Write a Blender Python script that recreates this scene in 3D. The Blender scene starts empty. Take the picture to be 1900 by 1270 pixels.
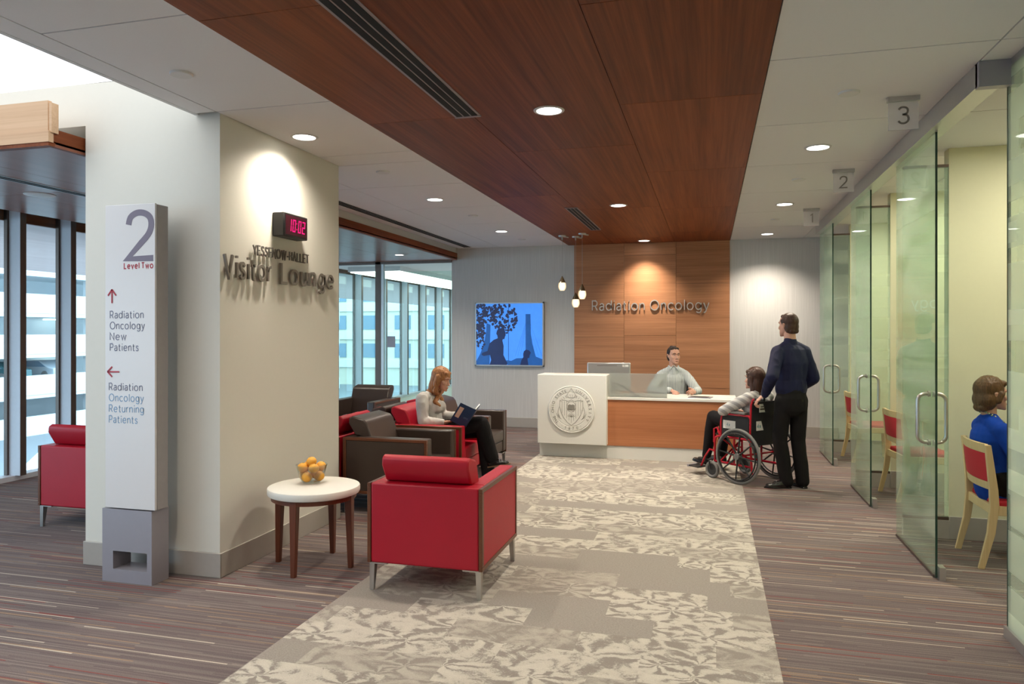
# consulting area with reception desk, lounge and glass rooms
SKY = 5; CEILING_GLOW = 2.0; LP = 150; ROOM = 32
import bpy, bmesh, math, random
from mathutils import Vector, Matrix, noise
random.seed(7)
C = bpy.context.scene.collection
PI = math.pi
V = Vector

# ------------------------------------------------------------------ camera, sky, exposure
cam = bpy.data.cameras.new('camera'); camo = bpy.data.objects.new('camera', cam); C.objects.link(camo)
cam.sensor_width = 36.0; cam.lens = 1352.0 / 1900.0 * 36.0
cam.shift_y = -20.0 / 1900.0
cam.clip_start = 0.05; cam.clip_end = 400
camo.location = (0, 0, 1.65); camo.rotation_euler = (PI / 2, 0, math.atan(368 / 1352))
sc = bpy.context.scene
sc.camera = camo
sc.view_settings.view_transform = 'Standard'; sc.view_settings.look = 'None'
sc.view_settings.gamma = 1.0; sc.view_settings.use_curve_mapping = False
sc.view_settings.exposure = 0.12
sc.cycles.max_bounces = 10; sc.cycles.diffuse_bounces = 5; sc.cycles.glossy_bounces = 4
sc.cycles.transparent_max_bounces = 24; sc.cycles.transmission_bounces = 6
sc.cycles.sample_clamp_indirect = 4.0
sc.cycles.caustics_reflective = False; sc.cycles.caustics_refractive = False
sc.cycles.use_denoising = True
world = bpy.data.worlds.new('overcast_sky'); sc.world = world; world.use_nodes = True
bg = world.node_tree.nodes['Background']
bg.inputs[0].default_value = (0.62, 0.82, 1.0, 1); bg.inputs[1].default_value = SKY
def portal(x, y, z, sx, sy, rot):
    l = bpy.data.lights.new('window_portal', 'AREA'); l.shape = 'RECTANGLE'; l.size = sx; l.size_y = sy
    l.cycles.is_portal = True
    o = bpy.data.objects.new('window_portal', l); C.objects.link(o); o.location = (x, y, z); o.rotation_euler = rot
portal(-7.62, 4.0, 1.5, 3.0, 17.0, (0, -PI / 2, 0))
portal(-7.62, 21, 1.5, 3.0, 17.0, (0, -PI / 2, 0))

# ------------------------------------------------------------------ node helpers
class G:
    def __init__(s, name):
        s.m = bpy.data.materials.new(name); s.m.use_nodes = True
        s.t = s.m.node_tree; s.t.nodes.clear()
        s.out = s.t.nodes.new('ShaderNodeOutputMaterial')
    def n(s, typ, ins=(), out=0, **kw):
        nd = s.t.nodes.new('ShaderNode' + typ)
        for k, v in kw.items(): setattr(nd, k, v)
        it = ins.items() if isinstance(ins, dict) else enumerate(ins)
        for k, v in it:
            if v is None: continue
            if isinstance(v, bpy.types.NodeSocket): s.t.links.new(v, nd.inputs[k])
            else: nd.inputs[k].default_value = v
        return nd.outputs[out]
    def math(s, op, a, b=None, c=None, clamp=False):
        return s.n('Math', [a, b, c][:1 + (b is not None) + (c is not None)], operation=op, use_clamp=clamp)
    def ramp(s, fac, stops, const=False):
        nd = s.t.nodes.new('ShaderNodeValToRGB'); r = nd.color_ramp
        r.interpolation = 'CONSTANT' if const else 'LINEAR'
        while len(r.elements) < len(stops): r.elements.new(0.5)
        for e, (p, c) in zip(r.elements, stops): e.position = p; e.color = (*c[:3], 1)
        s.t.links.new(fac, nd.inputs[0]); return nd.outputs[0]
    def mix(s, f, a, b, blend='MIX'):
        nd = s.t.nodes.new('ShaderNodeMix'); nd.data_type = 'RGBA'; nd.blend_type = blend
        for i, v in ((0, f), (6, a), (7, b)):
            if isinstance(v, bpy.types.NodeSocket): s.t.links.new(v, nd.inputs[i])
            else: nd.inputs[i].default_value = v if i == 0 else (*v[:3], 1)
        return nd.outputs[2]
    def pos(s): return s.n('NewGeometry')
    def obj(s): return s.n('TexCoord', out=3)
    def sep(s, v):
        nd = s.t.nodes.new('ShaderNodeSeparateXYZ'); s.t.links.new(v, nd.inputs[0]); return nd.outputs
    def comb(s, x, y, z=0.0): return s.n('CombineXYZ', [x, y, z])
    def scale(s, v, sx, sy, sz):
        return s.n('VectorMath', [v, (sx, sy, sz)], operation='MULTIPLY')
    def noise(s, v, scale=5, detail=3, rough=.5, dist=0):
        return s.n('TexNoise', {'Vector': v, 'Scale': scale, 'Detail': detail, 'Roughness': rough, 'Distortion': dist})
    def principled(s, color, rough=.5, metal=0, spec=.5, bump=None, bstr=.2, bdist=.002, **ins):
        d = {'Base Color': color if isinstance(color, bpy.types.NodeSocket) else (*color[:3], 1), 'Roughness': rough, 'Metallic': metal, 'Specular IOR Level': spec}
        d.update(ins)
        if bump is not None:
            d['Normal'] = s.n('Bump', {'Height': bump, 'Strength': bstr, 'Distance': bdist})
        return s.n('BsdfPrincipled', d)
    def done(s, sh): s.t.links.new(sh, s.out.inputs[0]); return s.m

def plain(name, col, rough=.5, metal=0, spec=.5, var=.06, nscale=30, bump=0, bscale=200, **ins):
    g = G(name); p = g.obj()
    f = g.noise(p, nscale, 3)
    c = g.mix(f, [x * (1 - var) for x in col], [min(1, x * (1 + var)) for x in col])
    b = g.noise(p, bscale, 2) if bump else None
    return g.done(g.principled(c, rough, metal, spec, b, bump, **ins))
def emit(name, col, strength):
    g = G(name); return g.done(g.n('Emission', [(*col, 1), strength]))
def wood(name, c1, c2, axis, rough=.4, across=90, along=1.2, island=.12, spec=.4, coat=0.0):
    g = G(name); geo = g.t.nodes.new('ShaderNodeNewGeometry'); p = geo.outputs['Position']; rnd = geo.outputs['Random Per Island']
    s = [across] * 3; s[axis] = along
    off = g.n('VectorMath', [g.comb(rnd, rnd, rnd), (37., 53., 71.)], operation='MULTIPLY')
    q = g.n('VectorMath', [g.scale(p, *s), off], operation='ADD')
    n1 = g.noise(q, 1.0, 5, .65, .3)
    s2 = [9] * 3; s2[axis] = .35
    n2 = g.noise(g.n('VectorMath', [g.scale(p, *s2), off], operation='ADD'), 1.0, 2)
    f = g.math('ADD', g.math('MULTIPLY', n1, .6), g.math('MULTIPLY', n2, .4))
    f = g.math('ADD', f, g.math('MULTIPLY', g.math('SUBTRACT', rnd, .5), island))
    c = g.ramp(f, [(.30, c1), (.70, c2)])
    return g.done(g.principled(c, rough, 0, spec, n1, .08, .001, **({'Coat Weight': coat, 'Coat Roughness': .25} if coat else {})))

# ------------------------------------------------------------------ materials
M = {}
def carpet_stripe():
    g = G('striped_carpet'); x, y, z = g.sep(g.pos())
    row = g.math('FLOOR', g.math('DIVIDE', y, .0095))
    rr = g.n('TexWhiteNoise', {'W': row}, noise_dimensions='1D')
    cx = g.math('FLOOR', g.math('ADD', g.math('DIVIDE', x, .85), g.math('MULTIPLY', rr, 9.0)))
    rnd = g.n('TexWhiteNoise', {'Vector': g.comb(cx, row)}, noise_dimensions='2D')
    big = g.math('FLOOR', g.math('DIVIDE', y, .038))
    bx = g.math('FLOOR', g.math('ADD', g.math('DIVIDE', x, 1.1), g.math('MULTIPLY', g.n('TexWhiteNoise', {'W': big}, noise_dimensions='1D'), 7.0)))
    rb = g.n('TexWhiteNoise', {'Vector': g.comb(bx, big)}, noise_dimensions='2D')
    c = g.ramp(rnd, [(0, (.158, .130, .128)), (.30, (.205, .173, .166)), (.58, (.176, .143, .141)), (.80, (.236, .202, .186)),
                     (.885, (.235, .078, .068)), (.925, (.31, .22, .155)), (.976, (.55, .49, .40))], True)
    c = g.mix(g.math('MULTIPLY', rb, .35), c, (.13, .098, .098))
    warp = g.noise(g.scale(g.pos(), 1.5, 240, 1), 1.0, 3)
    c = g.mix(.7, c, g.ramp(warp, [(.3, (.66, .66, .68)), (.7, (1.25, 1.22, 1.18))]), 'MULTIPLY')
    gr = g.noise(g.pos(), 260, 2)
    c = g.mix(.75, c, g.ramp(gr, [(.28, (.62, .62, .62)), (.72, (1.3, 1.3, 1.3))]), 'MULTIPLY')
    return g.done(g.principled(c, .95, 0, .1, gr, .35, .004))
def carpet_flower():
    g = G('patterned_carpet'); P = g.pos(); x, y, z = g.sep(P)
    row = g.math('FLOOR', g.math('DIVIDE', g.math('ADD', y, .05), .25))
    rr = g.n('TexWhiteNoise', {'W': row}, noise_dimensions='1D')
    col = g.math('FLOOR', g.math('DIVIDE', g.math('ADD', x, g.math('MULTIPLY', rr, .71)), .71))
    nd = g.t.nodes.new('ShaderNodeTexWhiteNoise'); nd.noise_dimensions = '2D'
    g.t.links.new(g.comb(col, row), nd.inputs['Vector']); rnd = nd.outputs[0]
    jit = g.n('VectorMath', [nd.outputs[1], (3.0, 3.0, 0)], operation='MULTIPLY')
    q = g.n('VectorMath', [g.scale(P, 2.5, 3.3, 0), jit], operation='ADD')
    wob = g.n('TexNoise', {'Vector': q, 'Scale': 2.2, 'Detail': 3}, out=1)
    q2 = g.n('VectorMath', [q, g.n('VectorMath', [g.n('VectorMath', [wob, (.5, .5, 0)], operation='SUBTRACT'), (.5, .5, 0)], operation='MULTIPLY')], operation='ADD')
    vo = g.t.nodes.new('ShaderNodeTexVoronoi'); vo.voronoi_dimensions = '2D'
    g.t.links.new(q2, vo.inputs['Vector']); vo.inputs['Scale'].default_value = 1.0
    d = g.n('VectorMath', [q2, vo.outputs['Position']], operation='SUBTRACT')
    dx, dy, dz = g.sep(d)
    ang = g.math('ARCTAN2', dy, dx)
    r = vo.outputs['Distance']
    pet = g.math('SINE', g.math('ADD', g.math('MULTIPLY', ang, 7.0), g.math('MULTIPLY', g.noise(q, 1.5, 2), 5.0)))
    pet2 = g.math('SINE', g.math('MULTIPLY', ang, 13.0))
    n1 = g.noise(q, 2.6, 5, .62, 1.2)
    st = g.noise(g.scale(P, 90, 150, 1), 1.0, 2)
    f = g.math('ADD', g.math('MULTIPLY', g.math('MULTIPLY', pet, g.math('SUBTRACT', 1.0, g.math('MULTIPLY', r, 1.3), clamp=True)), .26), g.math('MULTIPLY', n1, 1.2))
    f = g.math('ADD', f, g.math('MULTIPLY', pet2, .03))
    f = g.math('ADD', f, g.math('MULTIPLY', g.math('SUBTRACT', st, .5), .36))
    light = g.ramp(f, [(.47, (.275, .245, .217)), (.54, (.36, .326, .286)), (.61, (.50, .462, .40)), (.85, (.555, .515, .447))])
    mid = g.ramp(f, [(.48, (.285, .255, .225)), (.64, (.385, .348, .302)), (.8, (.44, .40, .348))])
    dark = g.ramp(st, [(.3, (.27, .241, .216)), (.7, (.345, .312, .278))])
    c = g.mix(g.math('GREATER_THAN', rnd, .46), light, mid)
    c = g.mix(g.math('GREATER_THAN', rnd, .85), c, dark)
    gr = g.noise(P, 300, 2)
    c = g.mix(.6, c, g.ramp(gr, [(.28, (.7, .7, .7)), (.72, (1.22, 1.22, 1.22))]), 'MULTIPLY')
    return g.done(g.principled(c, .95, 0, .1, gr, .35, .004))
M['carpet'] = carpet_stripe(); M['flower'] = carpet_flower()
M['white'] = plain('white_paint', (.76, .755, .74), .6, var=.015)
M['ceil'] = plain('ceiling_white', (.84, .83, .83), .8, var=.02, nscale=120)
M['joint'] = plain('ceiling_joint', (.16, .15, .165), .8)
M['colpaint'] = plain('warm_white_paint', (.735, .715, .645), .6, var=.015, bump=.05, bscale=150)
M['yellow'] = plain('pale_yellow_paint', (.72, .70, .50), .7, var=.02)
M['base'] = plain('taupe_base', (.40, .365, .33), .5, var=.04)
def wallcover():
    g = G('ribbed_wallcovering'); P = g.pos()
    n = g.noise(g.scale(P, 150, 150, 1.6), 1.0, 3, .6)
    c = g.ramp(n, [(.3, (.55, .535, .525)), (.7, (.67, .655, .64))])
    return g.done(g.principled(c, .7, 0, .3, n, .2, .003))
M['wallcover'] = wallcover()
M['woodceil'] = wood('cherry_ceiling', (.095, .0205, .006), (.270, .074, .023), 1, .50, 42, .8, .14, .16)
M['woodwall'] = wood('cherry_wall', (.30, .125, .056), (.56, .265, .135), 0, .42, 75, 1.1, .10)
M['wooddesk'] = wood('cherry_desk', (.33, .115, .046), (.50, .205, .092), 0, .42, 80, 1.2, .0)
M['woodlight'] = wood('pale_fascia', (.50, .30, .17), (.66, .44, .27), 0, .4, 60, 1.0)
M['woodtrim'] = wood('walnut_trim', (.085, .026, .011), (.16, .055, .023), 1, .35, 120, 4)
M['woodleg'] = wood('walnut_leg', (.10, .027, .013), (.165, .050, .024), 2, .35, 150, 6)
M['blond'] = wood('blond_beech', (.56, .40, .205), (.69, .52, .29), 2, .45, 120, 5)
M['canopy'] = wood('canopy_soffit', (.20, .070, .042), (.30, .115, .07), 1, .30, 60, .9, .05, .18, .0)
M['red'] = plain('red_leather', (.40, .0035, .018), .45, spec=.4, var=.07, nscale=8, bump=.10, bscale=500)
M['redpad'] = plain('red_fabric', (.50, .012, .03), .7, var=.1, nscale=200, bump=.1, bscale=700)
M['brown'] = plain('brown_leather', (.046, .030, .0235), .36, spec=.5, var=.12, nscale=8, bump=.10, bscale=450)
M['steel'] = plain('brushed_steel', (.58, .56, .53), .32, 1, var=.05)
M['alum'] = plain('silver_aluminium', (.52, .51, .50), .38, .85, var=.04)
M['lettersteel'] = plain('pewter_letters', (.25, .225, .20), .45, .5, var=.04)
M['lettergrey'] = plain('grey_letters', (.20, .185, .17), .45, .55, var=.04)
M['bronze'] = plain('bronze_frame', (.13, .095, .08), .4, .6, var=.05)
M['fin'] = plain('pale_grey_mullion', (.66, .67, .72), .5, .0, var=.04)
M['silver'] = plain('satin_silver', (.62, .59, .56), .4, .6, var=.03)
M['dark'] = plain('black_plastic', (.014, .014, .015), .45, var=.1)
M['slot'] = plain('slot_black', (.006, .006, .006), .9)
M['vent'] = plain('vent_grey', (.30, .25, .26), .5, .2)
M['solid'] = plain('solid_surface_white', (.80, .785, .73), .42, var=.01)
M['groove'] = plain('seal_groove', (.25, .24, .21), .6)
M['lens'] = emit('lamp_lens', (1, .95, .86), 9.0)
M['trim'] = plain('lamp_trim', (.62, .61, .60), .4)
M['greymetal'] = plain('sign_grey', (.33, .31, .345), .45, .25, var=.03)
M['signside'] = plain('sign_side', (.36, .34, .345), .5, .2)
M['signwhite'] = plain('frosted_sign_face', (.74, .725, .735), .3, var=.01)
M['inkgrey'] = plain('ink_mauve', (.20, .175, .24), .6)
M['inkslate'] = plain('ink_slate', (.20, .215, .30), .6)
M['inkblue'] = plain('ink_blue', (.26, .40, .58), .6)
M['inkred'] = plain('ink_red', (.42, .035, .06), .6)
M['redpaint'] = plain('red_lacquer', (.44, .004, .018), .25, spec=.6)
M['rubber'] = plain('grey_rubber', (.19, .185, .18), .6)
M['chrome'] = plain('chrome', (.75, .75, .75), .15, 1)
M['nylon'] = plain('black_nylon', (.013, .013, .015), .75, var=.15, nscale=60)
M['paper'] = plain('white_paper', (.78, .77, .73), .7, var=.02)
M['cover'] = plain('navy_cover', (.012, .03, .075), .35)
M['orange'] = plain('orange_skin', (.86, .42, .05), .5, bump=.25, bscale=160, var=.08)
M['skin'] = plain('skin', (.60, .33, .24), .5, var=.06, nscale=18, **{'Subsurface Weight': .08, 'Subsurface Radius': (.02, .008, .004)})
M['lip'] = plain('lip', (.42, .15, .13), .45)
M['eyewhite'] = plain('eye_white', (.75, .73, .70), .2)
M['iris'] = plain('iris', (.025, .015, .01), .15)
def hairmat(name, c1, c2):
    g = G(name); p = g.obj(); n = g.noise(g.scale(p, 160, 160, 6), 1.0, 4, .6)
    return g.done(g.principled(g.ramp(n, [(.3, c1), (.7, c2)]), .45, 0, .4, n, .5, .004))
M['hairdark'] = hairmat('dark_brown_hair', (.012, .006, .004), (.04, .018, .010))
M['hairbrown'] = hairmat('brown_hair', (.028, .011, .006), (.085, .034, .016))
M['hairchest'] = hairmat('chestnut_hair', (.055, .026, .009), (.15, .075, .028))
M['hairginger'] = hairmat('strawberry_blonde_hair', (.20, .075, .024), (.50, .235, .095))
def cloth(name, c, rough=.85):
    g = G(name); p = g.obj(); n = g.noise(p, 9, 3); n2 = g.noise(p, 500, 1)
    col = g.ramp(n, [(.3, [x * .85 for x in c]), (.7, [x * 1.12 for x in c])])
    return g.done(g.principled(col, rough, 0, .2, n2, .15, .002))
M['navy'] = cloth('navy_shirt', (.012, .014, .046), .6)
M['charcoal'] = cloth('charcoal_wool', (.011, .0095, .0095))
M['blackcloth'] = cloth('black_trousers', (.008, .007, .008))
M['cobalt'] = cloth('cobalt_cardigan', (.006, .050, .36))
M['knit'] = cloth('grey_white_knit', (.52, .50, .48))
M['shoe'] = plain('black_shoe_leather', (.012, .010, .010), .25)
M['sole'] = plain('tan_sole', (.16, .10, .055), .6)
def stripes(name, c1, c2, vec, freq, duty=.5, wob=0):
    g = G(name); p = g.obj(); d = g.n('VectorMath', [p, vec], operation='DOT_PRODUCT', out=1)
    if wob: d = g.math('ADD', d, g.math('MULTIPLY', g.noise(p, 6, 2), wob))
    f = g.math('GREATER_THAN', g.math('FRACT', g.math('MULTIPLY', d, freq)), duty)
    return g.done(g.principled(g.mix(f, c1, c2), .85, 0, .2))
M['shirtstripe'] = stripes('pinstripe_shirt', (.60, .63, .62), (.27, .33, .36), (1, .12, 0), 48, .68, .02)
def thin_glass(name, tint, film=0.0, rough=0.0, refl=1.0):
    g = G(name)
    fc = g.n('LayerWeight', [.5], out=1)
    sch = g.math('ADD', .03 * refl, g.math('MULTIPLY', g.math('POWER', fc, 5.0), .74 * refl))
    tr = g.n('BsdfTransparent', [(*tint, 1)])
    gl = g.n('BsdfGlossy', {'Color': (.92, 1, .96, 1), 'Roughness': rough})
    base = tr
    if film:
        x, y, z = g.sep(g.pos())
        def band(sy, sz, seed):
            rz = g.math('FLOOR', g.math('ADD', g.math('DIVIDE', z, sz), seed))
            o = g.n('TexWhiteNoise', {'W': g.math('ADD', rz, seed)}, noise_dimensions='1D')
            cy = g.math('FLOOR', g.math('ADD', g.math('DIVIDE', y, sy), g.math('MULTIPLY', o, 5)))
            return g.n('TexWhiteNoise', {'Vector': g.comb(cy, rz)}, noise_dimensions='2D')
        f = g.math('ADD', g.math('MULTIPLY', g.math('GREATER_THAN', band(.62, .165, 3.3), .45), .55), g.math('MULTIPLY', g.math('GREATER_THAN', band(.9, .11, 8.7), .55), .45))
        f = g.math('ADD', g.math('MULTIPLY', f, film), film * .55)
        wd = g.n('AddShader', [g.n('BsdfDiffuse', [(.46, .50, .43, 1)]), g.n('BsdfTranslucent', [(.48, .52, .44, 1)])])
        base = g.n('MixShader', [f, tr, wd])
    return g.done(g.n('MixShader', [sch, base, gl]))
M['glass'] = thin_glass('window_glass', (.90, .97, .98), refl=.7)
M['doorglass'] = thin_glass('door_glass', (.86, .95, .90), film=.15)
M['panelglass'] = thin_glass('banded_film_glass', (.88, .95, .89), film=.48, refl=.6)
M['lobbyglass'] = thin_glass('corridor_glass', (.86, .96, .93), refl=.5)
M['edge'] = plain('glass_edge_green', (.02, .055, .04), .2)
M['bowl'] = thin_glass('clear_bowl', (.90, .91, .92), refl=2.2)
def frost():
    g = G('frosted_glass'); p = g.pos()
    tr = g.n('BsdfTransparent', [(.80, .86, .84, 1)])
    wd = g.n('AddShader', [g.n('BsdfDiffuse', [(.58, .60, .58, 1)]), g.n('BsdfTranslucent', [(.46, .48, .47, 1)])])
    rf = g.n('BsdfRefraction', {'Color': (.96, .98, .97, 1), 'Roughness': .32, 'IOR': 1.02})
    a = g.n('MixShader', [.28, rf, wd])
    return g.done(g.n('MixShader', [.12, a, tr]))
M['frost'] = frost()
g = G('clear_acrylic'); M['acrylic'] = g.done(g.n('MixShader', [.45, g.n('BsdfTransparent', [(.95, .94, .95, 1)]), g.n('AddShader', [g.n('BsdfDiffuse', [(.45, .44, .45, 1)]), g.n('BsdfTranslucent', [(.4, .39, .4, 1)])])]))
M['shadeglass'] = None
# ------------------------------------------------------------------ mesh helpers
def perp(a):
    a = V(a).normalized(); u = a.cross(V((0, 0, 1)))
    if u.length < 1e-4: u = V((1, 0, 0))
    u.normalize(); return u, a.cross(u)
class MB:
    def __init__(s): s.v = []; s.f = []; s.mi = []
    def raw(s, vs, fs, Mx=None, mi=0):
        o = len(s.v)
        for p in vs:
            p = V(p); s.v.append(tuple(Mx @ p if Mx else p))
        for f in fs: s.f.append([i + o for i in f]); s.mi.append(mi)
        return s
    def box(s, x0, x1, y0, y1, z0, z1, mi=0, Mx=None):
        return s.raw([(x0, y0, z0), (x1, y0, z0), (x1, y1, z0), (x0, y1, z0), (x0, y0, z1), (x1, y0, z1), (x1, y1, z1), (x0, y1, z1)],
                     [(0, 3, 2, 1), (4, 5, 6, 7), (0, 1, 5, 4), (1, 2, 6, 5), (2, 3, 7, 6), (3, 0, 4, 7)], Mx, mi)
    def prism(s, poly, axis, a0, a1, mi=0, Mx=None):
        n = len(poly)
        def P(u, v, w): return {0: (w, u, v), 1: (u, w, v), 2: (u, v, w)}[axis]
        vs = [P(u, v, a0) for u, v in poly] + [P(u, v, a1) for u, v in poly]
        fs = [list(range(n))[::-1], list(range(n, 2 * n))] + [(i, (i + 1) % n, n + (i + 1) % n, n + i) for i in range(n)]
        return s.raw(vs, fs, Mx, mi)
    def tube(s, pts, r, n=10, closed=False, mi=0, Mx=None):
        pts = [V(p) for p in pts]; k = len(pts); rs = r if isinstance(r, (list, tuple)) else [r] * k
        vs = []; fs = []; u = None
        for i, p in enumerate(pts):
            if closed: t = (pts[(i + 1) % k] - pts[i - 1]).normalized()
            else: t = (pts[min(i + 1, k - 1)] - pts[max(i - 1, 0)]).normalized()
            if u is None: u, w = perp(t)
            else:
                u = u - t * u.dot(t)
                u = u.normalized() if u.length > 1e-6 else perp(t)[0]
                w = t.cross(u)
            for j in range(n):
                a = 2 * PI * j / n; vs.append(p + (u * math.cos(a) + w * math.sin(a)) * rs[i])
        for i in range(k if closed else k - 1):
            i2 = (i + 1) % k
            for j in range(n): fs.append((i * n + j, i * n + (j + 1) % n, i2 * n + (j + 1) % n, i2 * n + j))
        if not closed: fs += [list(range(n))[::-1], list(range((k - 1) * n, k * n))]
        return s.raw(vs, fs, Mx, mi)
    def lathe(s, prof, n=24, c=(0, 0, 0), mi=0, Mx=None, sx=1, sy=1):
        vs = []; fs = []; k = len(prof)
        for r, z in prof:
            for j in range(n):
                a = 2 * PI * j / n; vs.append((c[0] + sx * r * math.cos(a), c[1] + sy * r * math.sin(a), c[2] + z))
        for i in range(k - 1):
            for j in range(n): fs.append((i * n + j, i * n + (j + 1) % n, (i + 1) * n + (j + 1) % n, (i + 1) * n + j))
        fs += [list(range(n))[::-1], list(range((k - 1) * n, k * n))]
        return s.raw(vs, fs, Mx, mi)
    def build(s, name, mats, parent=None, bevel=0, seg=2, sharp=38, recalc=True):
        me = bpy.data.meshes.new(name); me.from_pydata(s.v, [], s.f)
        for i, p in enumerate(me.polygons): p.material_index = s.mi[i]; p.use_smooth = True
        if recalc:
            bm = bmesh.new(); bm.from_mesh(me); bmesh.ops.recalc_face_normals(bm, faces=bm.faces); bm.to_mesh(me); bm.free()
        me.set_sharp_from_angle(angle=math.radians(sharp))
        return link(name, me, mats, parent, bevel, seg)
def link(name, me, mats, parent=None, bevel=0, seg=2):
    if not isinstance(mats, (list, tuple)): mats = [mats]
    for m in mats: me.materials.append(M[m] if isinstance(m, str) else m)
    o = bpy.data.objects.new(name, me); C.objects.link(o)
    if parent: o.parent = parent
    if bevel:
        b = o.modifiers.new('bevel', 'BEVEL'); b.width = bevel; b.segments = seg; b.limit_method = 'ANGLE'; b.angle_limit = math.radians(40); b.harden_normals = False
    return o
def tag(o, label=None, cat=None, group=None, kind=None):
    if label: o['label'] = label
    if cat: o['category'] = cat
    if group: o['group'] = group
    if kind: o['kind'] = kind
    return o
def thing(name, label, cat, loc=(0, 0, 0), rz=0, group=None):
    o = bpy.data.objects.new(name, None); C.objects.link(o); o.location = loc; o.rotation_euler = (0, 0, rz); o.empty_display_size = .1
    return tag(o, label, cat, group)
def struct(name, label, mb, mats, parent=None, **k):
    o = mb.build(name, mats, parent, **k)
    if parent is None: tag(o, label, 'structure', None, 'structure')
    return o
def copy_tree(o, parent=None):
    c = o.copy(); C.objects.link(c)
    if parent: c.parent = parent
    for ch in list(o.children): copy_tree(ch, c)
    return c
def place(o, label, loc, rz=0, group=None):
    c = copy_tree(o); c.location = loc; c.rotation_euler = (0, 0, rz); c['label'] = label
    if group: c['group'] = group
    return c
def text_raw(body, ext=.004, off=0.0):
    cu = bpy.data.curves.new('lettering', 'FONT'); cu.body = body; cu.size = 1; cu.extrude = ext; cu.offset = off; cu.resolution_u = 4
    o = bpy.data.objects.new('lettering', cu); C.objects.link(o)
    dg = bpy.context.evaluated_depsgraph_get(); me = bpy.data.meshes.new_from_object(o.evaluated_get(dg))
    vs = [v.co.copy() for v in me.vertices]; fs = [list(p.vertices) for p in me.polygons]
    bpy.data.objects.remove(o); bpy.data.curves.remove(cu); bpy.data.meshes.remove(me)
    return vs, fs
def text(mb, body, org, ux, uz, cap=None, width=None, depth=.004, off=0.0, align='L', mi=0, stretch=1.0):
    """lettering with its baseline start at org, running along ux, up along uz; cap = height of a capital, or width of the whole line"""
    cvs, _ = text_raw('H', 0, off); capu = max(v.y for v in cvs)
    vs, fs = text_raw(body, 1.0, off)
    x0 = min(v.x for v in vs); x1 = max(v.x for v in vs); w = x1 - x0
    sy = cap / capu if cap else width / w
    sx = width / w if width else sy * stretch
    ux = V(ux); uz = V(uz); nn = ux.cross(uz)
    sh = {'L': 0, 'C': -w * sx / 2, 'R': -w * sx}[align]
    out = [V(org) + ux * ((v.x - x0) * sx + sh) + uz * (v.y * sy) + nn * (v.z * depth / 2 + depth / 2) for v in vs]
    return mb.raw(out, fs, None, mi)

# a light geometric sans drawn as strokes (cap height 1)
def ell_pts(cx, cy, rx, ry, a0, a1, n=28): return [(cx + rx * math.cos(math.radians(a0 + (a1 - a0) * i / n)), cy + ry * math.sin(math.radians(a0 + (a1 - a0) * i / n))) for i in range(n + 1)]
def spl(pts, m=5):
    out = []; P = [pts[0]] + list(pts) + [pts[-1]]
    for i in range(1, len(P) - 2):
        for k in range(m):
            t = k / m; r = []
            for d in (0, 1):
                a, b, c, e = P[i - 1][d], P[i][d], P[i + 1][d], P[i + 2][d]
                r.append(.5 * (2 * b + (c - a) * t + (2 * a - 5 * b + 4 * c - e) * t * t + (3 * b - a - 3 * c + e) * t ** 3))
            out.append(tuple(r))
    return out + [pts[-1]]
_s = [(.41, .56), (.33, .66), (.21, .70), (.08, .65), (.05, .53), (.11, .42), (.22, .36), (.36, .29), (.42, .18), (.36, .05), (.22, 0), (.09, .03), (.0, .12)]
_S = [(.52, .83), (.43, .95), (.28, 1), (.11, .95), (.05, .79), (.12, .62), (.28, .53), (.46, .44), (.56, .27), (.48, .07), (.28, 0), (.10, .05), (.0, .18)]
_bR = ell_pts(.34, .725, .24, .275, 90, -90, 14)
_cl = lambda x, y: [[(x - .001, y), (x + .001, y)]]
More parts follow.
